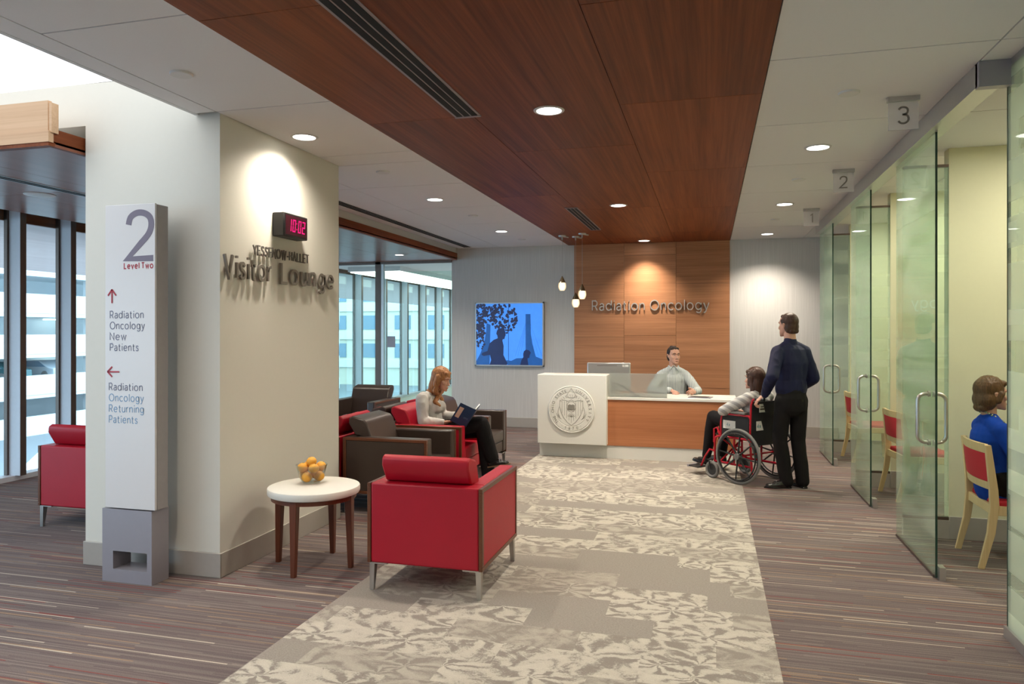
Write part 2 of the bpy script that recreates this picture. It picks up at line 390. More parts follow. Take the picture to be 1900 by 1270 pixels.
GL = {
 'V': [[(0, 1), (.37, 0), (.74, 1)]], 'i': [[(.06, 0), (.06, .70)], [(.06, .90), (.06, 1.01)]], 's': [spl(_s)], 't': [spl([(.13, .93), (.13, .6), (.13, .18), (.17, .04), (.28, 0), (.35, .03)]), [(0, .66), (.33, .66)]],
 'o': [ell_pts(.34, .35, .34, .35, 0, 360)], 'r': [[(0, 0), (0, .70)], spl([(0, .44), (.07, .6), (.18, .68), (.30, .70)])], 'L': [[(0, 1), (0, 0), (.52, 0)]],
 'u': [spl([(0, .70), (0, .45), (.01, .2), (.09, .04), (.24, 0), (.40, .06), (.52, .22)]), [(.52, .70), (.52, 0)]], 'n': [[(0, 0), (0, .70)], spl([(0, .47), (.12, .63), (.28, .70), (.43, .66), (.51, .5), (.52, .3), (.52, 0)])],
 'g': [ell_pts(.31, .36, .31, .34, 0, 360), spl([(.62, .70), (.62, .35), (.62, .0), (.57, -.19), (.43, -.29), (.25, -.29), (.08, -.2)])], 'e': [[(.03, .37), (.64, .37)], ell_pts(.335, .35, .31, .35, 4, 318)],
 'R': [[(0, 0), (0, 1), (.34, 1)] + _bR + [(0, .45)], [(.32, .45), (.60, 0)]], 'a': [spl([(.05, .57), (.13, .66), (.27, .70), (.42, .65), (.49, .5), (.49, .3), (.49, 0)]), spl([(.49, .40), (.28, .40), (.09, .34), (.01, .2), (.07, .05), (.22, 0), (.38, .05), (.49, .18)])],
 'd': [ell_pts(.32, .35, .32, .35, 0, 360), [(.64, 1.03), (.64, 0)]], 'O': [ell_pts(.48, .5, .48, .5, 0, 360, 40)], 'c': [ell_pts(.34, .35, .33, .35, 48, 312)], 'l': [[(.05, 1.03), (.05, 0)]],
 'y': [[(0, .70), (.29, .0)], spl([(.58, .70), (.44, .36), (.29, 0), (.22, -.18), (.12, -.28), (.0, -.27)])], 'T': [[(0, 1), (.64, 1)], [(.32, 1), (.32, 0)]], 'w': [[(0, .70), (.21, 0), (.42, .66), (.63, 0), (.84, .70)]], 'v': [[(0, .70), (.28, 0), (.56, .70)]],
 'N': [[(0, 0), (0, 1), (.66, 0), (.66, 1)]], 'P': [[(0, 0), (0, 1), (.34, 1)] + _bR + [(0, .45)]], 'Y': [[(0, 1), (.34, .45), (.68, 1)], [(.34, .45), (.34, 0)]], 'E': [[(.55, 1), (0, 1), (0, 0), (.55, 0)], [(0, .52), (.48, .52)]], 'S': [spl(_S)],
 'W': [[(0, 1), (.27, 0), (.53, .95), (.79, 0), (1.06, 1)]], 'H': [[(0, 0), (0, 1)], [(.64, 0), (.64, 1)], [(0, .52), (.64, .52)]], 'A': [[(0, 0), (.36, 1), (.72, 0)], [(.13, .33), (.59, .33)]], '-': [[(.02, .38), (.30, .38)]],
 '1': [[(.04, .82), (.26, 1), (.26, 0)]], '2': [spl([(.02, .74), (.07, .9), (.22, .99), (.40, .98), (.54, .88), (.57, .70), (.50, .52), (.33, .34)]) + [(0, 0), (.62, 0)]], '3': [spl([(.02, .86), (.12, .97), (.28, 1), (.46, .94), (.53, .78), (.46, .60), (.28, .535)]), spl([(.22, .535), (.30, .535), (.50, .46), (.57, .27), (.49, .08), (.28, 0), (.11, .04), (0, .16)])],
 '0': [ell_pts(.32, .5, .32, .5, 0, 360, 32)], '4': [[(.46, 0), (.46, 1), (0, .30), (.62, .30)]], 'x': [[(0, 0), (.5, .7)], [(0, .7), (.5, 0)]], ' ': []}
def sans(mb, body, org, ux, uz, cap=None, width=None, depth=.004, wt=.115, align='L', mi=0, stretch=1.0, track=.19):
    """lettering with its baseline start at org, running along ux, up along uz; cap = height of a capital, width = length of the line"""
    strokes = []; x = 0
    for ch in body:
        if ch == ' ': x += .34; continue
        g = GL[ch]; w = max(p[0] for s_ in g for p in s_)
        strokes += [[(p[0] + x, p[1]) for p in s_] for s_ in g]; x += w + wt + track
    w = x - wt - track; sy = cap; sx = width / w if width else cap * stretch
    sh = {'L': 0, 'C': -w * sx / 2, 'R': -w * sx}[align]
    ux = V(ux); uz = V(uz); nn = ux.cross(uz); org = V(org)
    for s_ in strokes:
        pts = [V(p) for p in s_]; closed = (pts[0] - pts[-1]).length < 1e-4
        if closed: pts = pts[:-1]
        k = len(pts); L = []; Rr = []
        for i, p in enumerate(pts):
            a = pts[i - 1] if (i > 0 or closed) else None; b = pts[(i + 1) % k] if (i < k - 1 or closed) else None
            d1 = (p - a).normalized() if a is not None else (b - p).normalized(); d2 = (b - p).normalized() if b is not None else d1
            n1 = V((-d1.y, d1.x)); n2 = V((-d2.y, d2.x)); m = n1 + n2
            m = m.normalized() if m.length > 1e-3 else n1
            q = min(1.0 / max(m.dot(n1), .2), 1.9) * wt / 2 * (cap / sy)
            L.append(p + m * q); Rr.append(p - m * q)
        vs = []
        for z in (0, depth):
            for P in (L, Rr): vs += [org + ux * (v.x * sx + sh) + uz * (v.y * sy) + nn * z for v in P]
        fs = []
        for i in range(k if closed else k - 1):
            j = (i + 1) % k
            fs += [(i, j, k + j, k + i), (2 * k + i, 3 * k + i, 3 * k + j, 2 * k + j), (i, 2 * k + i, 2 * k + j, j), (k + i, k + j, 3 * k + j, 3 * k + i)]
        if not closed: fs += [(0, k, 3 * k, 2 * k), (k - 1, 3 * k - 1, 4 * k - 1, 2 * k - 1)]
        mb.raw(vs, fs, None, mi)
    return mb
X0, Z0 = (1, 0, 0), (0, 0, 1)
CZ = 3.105; YB = 12.12
JY = [2.835 + 1.31 * k for k in range(-6, 9)]

# ------------------------------------------------------------------ setting
f = MB(); f.box(-7.6, 5, -5.2, 12.3, -.2, 0); f.box(-7.6, -3.9, 12.3, 31, -.2, 0, 1)
M['lino'] = plain('beige_lino', (.52, .49, .40), .4)
struct('floor', 'grey brown carpet with thin red and cream stripes', f, ['carpet', 'lino'])
f = MB(); f.box(-2.215, .33, -5, 9.53, 0, .004)
struct('floor_runner', 'beige patterned carpet path leading to the reception desk', f, 'flower')
# white ceilings, laid panel by panel
def panels(mb, x0, x1, ys, z, gap=.010, t=.02):
    for a, b in zip(ys[:-1], ys[1:]): mb.box(x0 + gap / 2, x1 - gap / 2, a + gap / 2, b - gap / 2, z, z + t)
f = MB()
yl = [-5.2] + JY[1:] ; yl = [y for y in yl if y < YB] + [YB]
near = [y for y in yl if y < 4.2]; far = [near[-1]] + [y for y in yl if y > 4.2]
panels(f, -3.16, -2.31, near, CZ); panels(f, -3.32, -3.16, [-5.2, near[-1]], CZ)
panels(f, -3.16, -2.31, [4.145, 5.455, 5.80], CZ); f2 = [5.80] + [y for y in far if y > 5.9]; panels(f, -3.52, -2.31, f2, CZ); panels(f, -4.27, -3.52, f2, CZ)
panels(f, .305, 1.40, yl, CZ); panels(f, 1.40, 5, yl, CZ)
f.box(-3.3, -2.31, -5.2, YB, CZ + .02, CZ + .04, 1); f.box(-4.27, -3.3, 5.79, YB, CZ + .02, CZ + .04, 1); f.box(-3.162, -2.31, 4.1, 5.8, CZ + .02, CZ + .04, 1); f.box(.3, 5, -5.2, YB, CZ + .02, CZ + .04, 1)
struct('ceiling', 'white panelled ceiling on both sides of the wooden band', f, ['ceil', 'joint'])
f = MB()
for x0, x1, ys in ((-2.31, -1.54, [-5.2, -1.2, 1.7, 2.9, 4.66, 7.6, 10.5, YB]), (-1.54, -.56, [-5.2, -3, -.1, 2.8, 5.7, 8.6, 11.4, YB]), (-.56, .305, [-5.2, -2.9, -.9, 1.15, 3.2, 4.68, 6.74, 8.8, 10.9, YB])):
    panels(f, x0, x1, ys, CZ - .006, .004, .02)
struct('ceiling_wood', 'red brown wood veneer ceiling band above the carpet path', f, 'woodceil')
f = MB(); f.box(-2.31, .305, -5.2, YB, CZ + .016, CZ + .03)
struct('ceiling_backing', 'dark backing above the wood ceiling joints', f, 'slot')
# raised white ceiling at the left, its daylight put in as a glowing panel
f = MB(); f.box(-3.35, -3.32, -5.2, 4.18, CZ, 3.41); f.box(-7.6, -3.32, -5.2, -1.5, 3.40, 3.43)
struct('ceiling_upstand', 'white edge of the raised ceiling', f, 'white')
M['sky'] = emit('raised_ceiling_glow', (.95, .98, 1.0), CEILING_GLOW)
f = MB(); f.box(-7.6, -3.35, -1.5, 4.18, 3.40, 3.43)
struct('window_1', 'raised white ceiling over the lounge corner, made to glow as if daylit', f, 'sky')
f = MB(); f.box(-7.9, 5.2, -5.4, 31.2, 3.56, 3.66); struct('sky_block_slab', 'unseen slab added above all ceilings to keep sky light out', f, 'white')  # unseen, added to stop sky light leaking in at the ceiling gaps
# walls
f = MB(); f.box(-4.27, -3.163, 4.187, 5.80, 0, 3.40); f.box(-7.6, -4.27, 4.187, 5.8, CZ, 3.45)
struct('wall_column', 'warm white wall block that carries the lounge lettering', f, 'colpaint')
f = MB(); f.box(-4.40, -2.21, YB, YB + .3, 0, 3.55); f.box(.298, 5.2, YB, YB + .3, 0, 3.55)
struct('wall_back', 'pale ribbed wall behind the reception', f, 'wallcover')
f = MB()
seam = {0: [0, 1.55, 2.42, CZ], 1: [0, .74, 1.58, 2.9, CZ], 2: [0, .735, 2.42, CZ]}
for i, (a, b) in enumerate(((-2.21, -1.375), (-1.375, -.538), (-.538, .298))):
    for z0, z1 in zip(seam[i][:-1], seam[i][1:]): f.box(a + .002, b - .002, YB - .02, YB, z0 + .002, z1 - .002)
struct('wall_wood', 'wood veneer panels behind the reception desk', f, 'woodwall')
f = MB(); f.box(-2.21, .298, YB, YB + .3, 0, 3.55); struct('wall_backing', 'dark wall behind the wood panels', f, 'slot')
f = MB(); f.box(-7.9, 5.2, -5.4, -5.2, 0, 3.45); struct('wall_rear', 'white wall behind the camera', f, 'white')
f = MB(); f.box(5, 5.2, -5.2, YB, 0, 3.2); struct('wall_right', 'pale yellow back wall of the consulting rooms', f, 'yellow')
f = MB()
for y in (6.50, 8.45, 10.75): f.box(1.83, 5, y, y + .12, 0, CZ)
f.box(1.56, 5, 3.9, 4.0, 0, CZ)
struct('wall_partition', 'pale yellow partitions between the consulting rooms', f, 'yellow')
bh = .165
def skirt(name, label, boxes):
    f = MB()
    for b in boxes: f.box(*b)
    struct(name, label, f, 'base', bevel=.004)
skirt('baseboard_column', 'taupe baseboard around the column wall', [(-3.163, -3.150, 4.175, 5.81, 0, bh), (-4.28, -3.15, 4.174, 4.187, 0, bh)])
skirt('baseboard_back', 'taupe baseboard along the back wall', [(-4.40, -2.21, YB - .013, YB, 0, bh), (.298, 1.9, YB - .013, YB, 0, bh)])
skirt('baseboard_room', 'taupe baseboard along the consulting room partitions', [(1.83, 5, y - .012, y, 0, .18) for y in (6.5, 8.45, 10.75)])
# lounge canopy
f = MB(); ys = [3.95, 5.25, 6.6, 8.0, 9.4, 10.8, 12.1]
for x0, x1 in ((-7.0, -6.1), (-6.1, -5.2), (-5.2, -4.29)): panels(f, x0, x1, ys, 2.90, .004, .02)
f.box(-7.0, -4.30, 3.97, 12.1, 2.918, 2.95, 1)  # hidden top made white to bounce light up onto the header soffit
struct('ceiling_canopy', 'glossy red wood soffit over the window lounge', f, ['canopy', 'white'])
f = MB(); f.box(-4.31, -4.288, 3.93, 12.1, 2.935, 3.02); f.box(-4.325, -4.30, 3.93, 12.1, 2.899, 2.935)
struct('trim_1', 'dark wood edge board of the lounge canopy', f, 'woodceil')
f = MB(); f.box(-7.0, -4.29, 3.905, 3.955, 2.90, 2.925, 1); f.box(-7.0, -4.285, 3.90, 3.94, 2.925, 3.0); f.box(-7.0, -4.30, 3.91, 3.94, 3.0, 3.205); f.box(-4.30, -4.275, 3.915, 3.97, 2.99, 3.19)
struct('trim_2', 'pale sunlit wood fascia at the front of the lounge canopy', f, ['woodlight', 'woodceil'])
f = MB(); f.box(-4.36, -4.32, 5.8, YB, 3.02, 3.2); f.box(-7.6, -4.27, 5.8, YB, 3.2, 3.25); struct('trim_3', 'white bulkhead above the lounge canopy', f, 'white')
# window wall along the lounge and the corridor
WX = -7.5
f = MB(); f.box(WX - .05, WX + .10, -5.2, 31, 0, .055); f.box(WX - .05, WX + .10, -5.2, 31, 3.0, 3.06)
struct('window_frame', 'grey sill and head rail of the window wall', f, 'fin')
f = MB(); f.box(WX - .06, WX + .02, -5.2, 31, 3.06, 3.6)
struct('wall_left', 'white wall above the windows', f, 'white')
f = MB(); f.box(WX - .09, WX - .04, -5, 31, 2.88, 3.05); struct('trim_4', 'wood trim at the window head', f, 'woodceil')
MY = [-4.6, -2.85, -1.1, .65, 2.4, 4.15, 6.36, 7.02, 8.75, 10.5, 12.2, 13.3, 14.5, 15.75, 17.0, 18.2, 19.4, 20.6, 21.8, 23.0, 24.2, 25.4, 26.6, 28]
for k, (a, b) in enumerate(zip(MY[:-1], MY[1:])):
    f = MB(); f.box(WX - .03, WX - .018, a, b, .05, 3.0)
    o = struct('window_%d' % (k + 2), 'tall window pane of the lounge window wall', f, 'glass')
    g = MB(); g.box(WX - .03, WX + .16, a - .035, a + .035, .055, 3.0); g.box(WX + .16, WX + .166, a - .036, a + .036, .055, 3.0, 1); g.box(WX - .04, WX + .005, a - .06, a - .035, .055, 3.0, 1); g.build('mullion', ['fin', 'bronze'], o)
# glass partition to the corridor
f = MB(); f.box(-7.5, -4.4, YB, YB + .012, 0, 2.72); struct('window_60', 'clear glass screen between lounge and corridor', f, 'lobbyglass')
f = MB(); f.box(-7.5, -4.4, YB - .03, YB + .05, 2.86, 2.95); f.box(-7.5, -4.4, YB - .02, YB + .04, .0, .06); f.box(-5.86, -5.755, YB - .03, YB + .05, 0, 2.9); f.box(-6.68, -6.63, YB - .03, YB + .05, 0, 2.9)
f.box(-5.755, -5.70, YB - .02, YB + .04, 0, 2.9, 1)
struct('window_screen_frame', 'dark bronze frame of the corridor glass screen', f, ['bronze', 'alum'])
f = MB(); f.box(-7.5, -4.4, YB + .2, 31, 2.96, 3.0); struct('ceiling_corridor', 'bright white corridor ceiling', f, 'white')
f = MB(); f.box(-4.4, -4.2, YB + .3, 31, 0, 3.0); f.box(-7.5, -4.2, 31, 31.2, 0, 3.0); struct('wall_corridor', 'white corridor walls', f, 'white')
M['coveglow'] = emit('cove_light', (.93, 1, .95), 3.2)
t = thing('linear_light', 'long bright linear light along the corridor ceiling', 'ceiling light', (-6.6, 22, 2.85))
f = MB(); f.box(-.55, .55, -8.4, 8.4, .0, .02); f.build('diffuser', 'coveglow', t)
f = MB(); f.box(-.58, .58, -8.45, 8.45, .02, .11); f.build('housing', 'white', t)
# exterior
f = MB(); f.box(-13.5, WX - .1, -6, 40, 2.90, 3.3)
M['woodsoff'] = wood('pink_soffit', (.50, .36, .34), (.64, .48, .45), 1, .5, 20, 1.0)
struct('exterior_soffit', 'pinkish wood soffit of the overhang outside the windows', f, 'woodsoff')
f = MB(); f.box(-140, WX - .4, -60, 160, -6.3, -6.0); M['asphalt'] = plain('asphalt', (.20, .21, .22), .9); struct('ground_exterior', 'grey street level outside below the windows', f, 'asphalt')
M['concrete'] = plain('pale_concrete', (.70, .73, .74), .8, var=.06, nscale=.8)
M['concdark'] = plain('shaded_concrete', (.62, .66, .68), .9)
gt = thing('parking_garage', 'white concrete parking garage across the street beyond the windows', 'building', (-48, 60, -6))
for k in range(5):
    z = -.90 + 3.0 * k + .9
    f = MB(); f.box(-.15, .15, -50, 28, z - .05 + .02, z + 1.40); f.box(-5, .1, -50, 28, z - .30, z); f.build('parapet', 'concrete', gt)
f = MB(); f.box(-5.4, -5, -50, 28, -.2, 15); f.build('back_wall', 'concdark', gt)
for k in range(8):
    f = MB(); f.box(-1.2, -.6, -48 + 9 * k, -47.3 + 9 * k, 0, 14); f.build('column', 'concrete', gt)
M['tube'] = emit('garage_tube', (.85, 1, .95), 6)
for k in range(9):
    for z in (5.7, 8.7):
        f = MB(); f.box(-4.2, -4.0, -45 + 8 * k, -42.6 + 8 * k, z - .15, z - .05); f.build('tube_light', 'tube', gt)
M['buff'] = plain('buff_brick', (.62, .57, .46), .8); M['bluewin'] = plain('blue_window', (.16, .24, .32), .2)
bt = thing('brick_building', 'buff brick building with white bands seen down the corridor windows', 'building', (-30, 95, -6))
f = MB(); f.box(-30, 3, 0, 26, 0, 22); f.build('wall', 'buff', bt)
for k in range(5):
    f = MB(); f.box(-30, 3.2, -.25, 26, 2.5 + 4 * k, 3.6 + 4 * k); f.build('band', 'concrete', bt)
    for j in range(6):
        f = MB(); f.box(-28 + 5 * j, -25.6 + 5 * j, -.1, .2, 3.9 + 4 * k, 5.9 + 4 * k); f.build('window', 'bluewin', bt)
def car(label, loc, rz, col):
    t = thing('car', label, 'car', loc, rz, 'cars parked outside')
    f = MB(); f.prism([(-2.2, .3), (-2.25, .75), (-1.5, .9), (-.8, 1.38), (.75, 1.42), (1.6, .95), (2.2, .85), (2.25, .3)], 1, -.85, .85); f.build('body', col, t, bevel=.08)
    f = MB(); f.prism([(-1.35, .92), (-.78, 1.33), (.72, 1.37), (1.4, .95)], 1, -.87, .87); f.build('side_window', 'bluewin', t)
    for x in (-1.35, 1.35):
        for y in (-.8, .8):
            f = MB(); f.tube([(x, y - .1, .32), (x, y + .1, .32)], .32, 18); f.build('wheel', 'rubber', t)
M['carwhite'] = plain('car_white', (.7, .72, .74), .25); M['carblue'] = plain('car_teal', (.03, .10, .11), .25); M['carsilver'] = plain('car_silver', (.42, .45, .48), .25)
car('dark teal car parked on the garage deck beyond the lounge windows', (-50.2, 41.5, -5.9 + .9 + 3), PI / 2 * 0, 'carblue')
car('silver car parked on the garage deck beside the dark teal car', (-50.2, 45, -5.9 + .9 + 3), 0, 'carsilver')
car('white car on the street below the lounge windows', (-33, 31, -6), PI / 2, 'carwhite')
car('silver car on the street seen through the corridor glass', (-26, 52, -6), PI / 2, 'carsilver')
o = MB().box(-5.63, -5.48, YB - .012, YB - .001, 1.36, 1.56).build('door_sign', 'greymetal'); tag(o, 'small grey notice plate on the corridor glass screen', 'sign')
# ------------------------------------------------------------------ ceiling fittings
def downlight_proto():
    t = thing('downlight', 'x', 'ceiling light', (0, 0, CZ), 0, 'recessed downlights')
    f = MB(); f.lathe([(.083, 0), (.083, -.006), (.098, -.006), (.102, -.001), (.102, .0), (.09, .0)], 32); f.build('trim_ring', 'trim', t)
    f = MB(); f.lathe([(.001, -.002), (.082, -.002), (.082, .0), (.001, .0)], 32); f.build('lens', 'lens', t)
    return t
def spot(t, power, cone=120, blend=.75, dz=-.02, col=(1, .89, .74)):
    l = bpy.data.lights.new('lamp', 'SPOT'); l.energy = power; l.spot_size = math.radians(cone); l.spot_blend = blend; l.shadow_soft_size = .07; l.color = col
    o = bpy.data.objects.new('lamp', l); C.objects.link(o); o.parent = t; o.location = (0, 0, dz)
dl = downlight_proto(); used = False
def put_light(x, y, label, power, cone=150, blend=1.0, z=CZ - .001):
    global used
    if not used: o = dl; used = True; o.location = (x, y, z); o['label'] = label
    else: o = place(dlp, label, (x, y, z), 0, 'recessed downlights')
    return o, power, cone, blend
lights = []
dlp = dl
for i, y in enumerate((4.85, 7.53, 10.18)): lights.append(put_light(-2.93, y, 'round downlight left of the wood band, ' + ['beside the column wall', 'above the armchairs', 'near the ribbed wall and pendants'][i], LP * (.8, 1.25, 1.25)[i]))
for i, y in enumerate((4.67, 8.40, 11.78)): lights.append(put_light(-1.02, y, 'round downlight in the wood band, ' + ['beside the near slot diffuser', 'beside the far slot diffuser', 'just above the wooden wall lettering'][i], LP * (.9, 2.0, 1.5)[i], (150, 150, 105)[i], z=CZ - .007))
for i, y in enumerate((6.19, 8.86, 11.5)): lights.append(put_light(.82, y, 'round downlight right of the wood band, ' + ['between hanging signs 3 and 2', 'between hanging signs 2 and 1', 'farthest, washing the ribbed wall'][i], LP * (.9, 1.3, 1.6)[i], (150, 150, 125)[i]))
# lamps of the same kind behind and beside the camera
for x, y in ((-2.93, 2.17), (-2.93, -.5), (-1.02, .95), (-1.02, -2.8), (.82, 3.3), (.82, .85), (.82, -1.8)):
    lights.append(put_light(x, y, 'round recessed downlight in the ceiling of the near corridor end', LP * .7))
for o, p, c, b in lights: spot(o, p, c, b)
def disc(name, label, cat, x, y, z, r, h, m, group):
    f = MB(); f.lathe([(.001, 0), (r, 0), (r, -h * .5), (r * .93, -h), (.001, -h)], 28)
    o = f.build(name, m); o.location = (x, y, z); return tag(o, label, cat, group)
for i, y in enumerate((3.477, 6.10, 8.71, 11.17)):
    disc('sprinkler_cover', 'small white sprinkler cover left of the wood band, ' + ['before the column wall', 'beside the column wall end', 'over the brown and red armchairs', 'close to the ribbed wall'][i], 'sprinkler', -2.88, y, CZ, .062, .012, 'white', 'sprinkler covers')
for i, y in enumerate((4.82, 7.45, 10.03)):
    disc('sprinkler_cover', 'small white sprinkler cover right of the wood band, ' + ['near hanging sign 3', 'near hanging sign 2', 'near hanging sign 1'][i], 'sprinkler', .815, y, CZ, .062, .012, 'white', 'sprinkler covers')
sp = disc('ceiling_speaker', 'round white speaker in the glossy wood soffit at left', 'speaker', -5.92, 5.30, 2.90, .13, .008, 'white', None)
sm = thing('smoke_detector', 'white smoke detector under the glossy wood soffit by the column', 'smoke detector', (-5.15, 8.75, 2.90))
f = MB(); f.lathe([(.001, 0), (.075, 0), (.075, -.02), (.055, -.03), (.001, -.03)], 24); f.build('base', 'white', sm)
f = MB(); f.lathe([(.001, -.03), (.045, -.03), (.035, -.052), (.001, -.055)], 24); f.build('head', 'white', sm)
def canopy_light(x, y, label, p):
    t = thing('downlight', label, 'ceiling light', (x, y, 2.899), 0, 'soffit downlights')
    f = MB(); f.lathe([(.07, 0), (.07, -.005), (.083, -.005), (.085, .0)], 24); f.build('trim_ring', 'trim', t)
    f = MB(); f.lathe([(.001, -.002), (.069, -.002), (.069, .0), (.001, .0)], 24); f.build('lens', 'lens', t); spot(t, p)
canopy_light(-5.65, 9.4, 'small round downlight in the glossy wood soffit behind the column', LP * .35)
canopy_light(-4.9, 11.0, 'small round downlight in the glossy wood soffit near the corridor screen', LP * .35)
canopy_light(-5.2, 6.0, 'small round downlight in the glossy wood soffit hidden behind the column', LP * .35)
def slot_vent(label, x0, x1, y0, y1, z, n, m='vent'):
    w = x1 - x0; t = thing('slot_diffuser', label, 'air vent', ((x0 + x1) / 2, (y0 + y1) / 2, z), 0, 'slot diffusers')
    L = (y1 - y0) / 2; f = MB(); f.box(-w / 2, w / 2, -L, L, -.004, .0); 
    for s in (-1, 1): f.box(-w / 2, w / 2, s * L - .012, s * L + .012, -.008, 0)
    f.build('frame', m, t)
    for k in range(n):
        x = -w / 2 + w * (k + .72) / (n + .44); f = MB(); f.box(x - w * .11, x + w * .11, -L + .02, L - .02, -.0065, -.003); f.build('slot', 'slot', t)
slot_vent('long grey slot diffuser in the wood ceiling nearest the camera', -1.665, -1.483, 1.2, 4.656, CZ - .006, 3)
slot_vent('shorter grey slot diffuser in the wood ceiling toward the desk', -1.65, -1.50, 8.415, 10.33, CZ - .006, 3)
slot_vent('thin white slot diffuser along the edge of the left ceiling', -4.12, -3.97, 5.81, 11.95, CZ, 3, 'white')
slot_vent('blue lit slot diffuser in the glossy wood soffit at left', -5.60, -5.48, 4.2, 6.0, 2.90, 2, 'alum')
# pendants
g = G('pendant_glow'); fc = g.n('LayerWeight', [.5], out=1); M['pendglow'] = g.done(g.n('Emission', [g.ramp(fc, [(.1, (1, .86, .58)), (.75, (.30, .19, .09))]), 1.7])); M['smoke'] = plain('smoky_amber_glass', (.15, .105, .062), .15, .2, spec=.6)
for (x, y), zt, zb, lab in (((-2.165, 10.85), 2.485, 2.265, 'teardrop pendant lamp, left and highest of the three over the desk'), ((-1.985, 11.0), 2.24, 2.015, 'teardrop pendant lamp, lowest and middle of the three'), ((-1.83, 10.68), 2.35, 2.125, 'teardrop pendant lamp, rightmost of the three over the desk')):
    t = thing('pendant_lamp', lab, 'pendant lamp', (x, y, CZ - .006), 0, 'pendant lamps over the desk'); a = zt - CZ + .006; b = zb - CZ + .006
    f = MB(); f.lathe([(.001, 0), (.06, 0), (.055, -.018), (.001, -.02)], 20); f.lathe([(.012, -.02), (.012, -.06), (.001, -.06)], 12); f.tube([(0, 0, -.01), (.085, .05, -.02)], .012, 8); f.build('canopy', 'alum', t)
    f = MB(); f.tube([(0, 0, -.05), (0, 0, a)], .0022, 6); f.build('cord', 'alum', t)
    H = a - b; prof = lambda u: .056 * math.sin(min(1, u / .70) * PI * .5) ** 1.1 + .006 if u < .70 else .062 * (1 - ((u - .70) / .30) ** 2 * .42)
    f = MB(); f.lathe([(max(.004, prof(u)), a - H * u) for u in [i / 10 * .46 for i in range(11)]], 20); f.build('upper_shade', 'smoke', t)
    f = MB(); f.lathe([(prof(u), a - H * u) for u in [.46 + i / 8 * .54 for i in range(9)]], 20); f.build('lit_shade', 'pendglow', t)
# hanging number signs
for n, y, m in (('3', 5.0, 'nearest'), ('2', 7.10, ''), ('1', 9.27, '')):
    t = thing('hanging_sign', 'clear hanging ceiling sign with the number ' + n + ' over the consulting room doors', 'sign', (1.155, y, CZ), 0, 'hanging room number signs')
    f = MB(); f.box(-.09, .09, -.02, .02, -.03, 0); f.build('bracket', 'alum', t)
    f = MB(); f.box(-.085, .085, -.004, .004, -.205, -.028); f.build('panel', 'acrylic', t)
    f = MB(); sans(f, n, (0, -.0045, -.165), X0, Z0, cap=.100, depth=.002, wt=.125, align='C'); f.build('numeral', 'lettergrey', t)
# ------------------------------------------------------------------ glass fronts of the consulting rooms
f = MB(); f.box(1.395, 1.515, 4.47, 10.75, 2.975, CZ - .002); f.box(1.395, 1.60, 4.44, 4.50, 2.965, CZ - .002, 1); f.box(1.545, 1.62, -5, 4.5, 3.065, CZ)
struct('trim_5', 'grey sliding door track under the ceiling', f, ['alum', 'greymetal'])
f = MB(); f.box(1.545, 1.557, 1.5, 4.49, .06, 3.065); o = struct('window_40', 'large fixed glass panel with frosted bands at the right edge', f, 'panelglass')
f = MB(); f.box(1.543, 1.559, 4.482, 4.492, .06, 3.065); f.build('glass_edge', 'edge', o)
f = MB(); f.box(1.53, 1.572, 1.5, 4.50, 0, .06); f.build('bottom_rail', 'alum', o)
def pull(y, s, o):
    x = 1.45 + s * .012; d = .075 * s; z0, z1 = .895, 1.225
    pts = [(x, y, z0)]; r = .05
    for a in range(0, 91, 15): pts.append((x + d - s * r + s * r * math.sin(math.radians(a)), y, z0 + r - r * math.cos(math.radians(a)) ))
    for a in range(0, 91, 15): pts.append((x + d - s * r + s * r * math.cos(math.radians(a)), y, z1 - r + r * math.sin(math.radians(a))))
    pts.append((x, y, z1)); f = MB(); f.tube(pts, .0125, 12)
    for z in (z0, z1): f.tube([(x - s * .003, y, z), (x + s * .012, y, z)], .02, 14)
    f.build('pull_handle', 'steel', o)
for n, (y0, y1, lab) in enumerate(((9.66, 10.72, 'glass sliding door of room 1, farthest along the corridor'), (7.47, 8.43, 'glass sliding door of room 2, middle of the three'), (5.42, 6.47, 'glass sliding door of room 3, nearest, reflecting the standing man'))):
    f = MB(); f.box(1.444, 1.456, y0, y1, .012, 2.985); o = struct('door_%d' % (n + 1), lab, f, 'doorglass')
    f = MB(); f.box(1.4435, 1.4565, y0 - .006, y0, .012, 2.985); f.build('glass_edge', 'edge', o)
    f = MB(); f.box(1.440, 1.460, y0 + .03, y1, .002, .02); f.build('bottom_rail', 'bronze', o)
    f = MB(); f.box(1.462, 1.50, y0 - .03, y0 + .05, 0, .085); f.build('floor_guide', 'alum', o)
    pull(y0 + .10, -1, o); pull(y0 + .10, 1, o)
    f = MB(); f.box(1.50, 1.83, y1 + .04, y1 + .052, .17, 2.96); o2 = struct('window_%d' % (41 + n), 'narrow glass strip closing the partition end beside room %d' % (n + 1), f, 'doorglass')
    f = MB(); f.box(1.50, 1.83, y1 + .03, y1 + .06, .145, .17); f.box(1.50, 1.83, y1 + .03, y1 + .06, 2.96, 2.98); f.build('channel', 'bronze', o2)
    f = MB(); f.box(1.50, 1.83, y1 + .02, y1 + .07, 0, .145); f.build('kick_panel', 'base', o2)
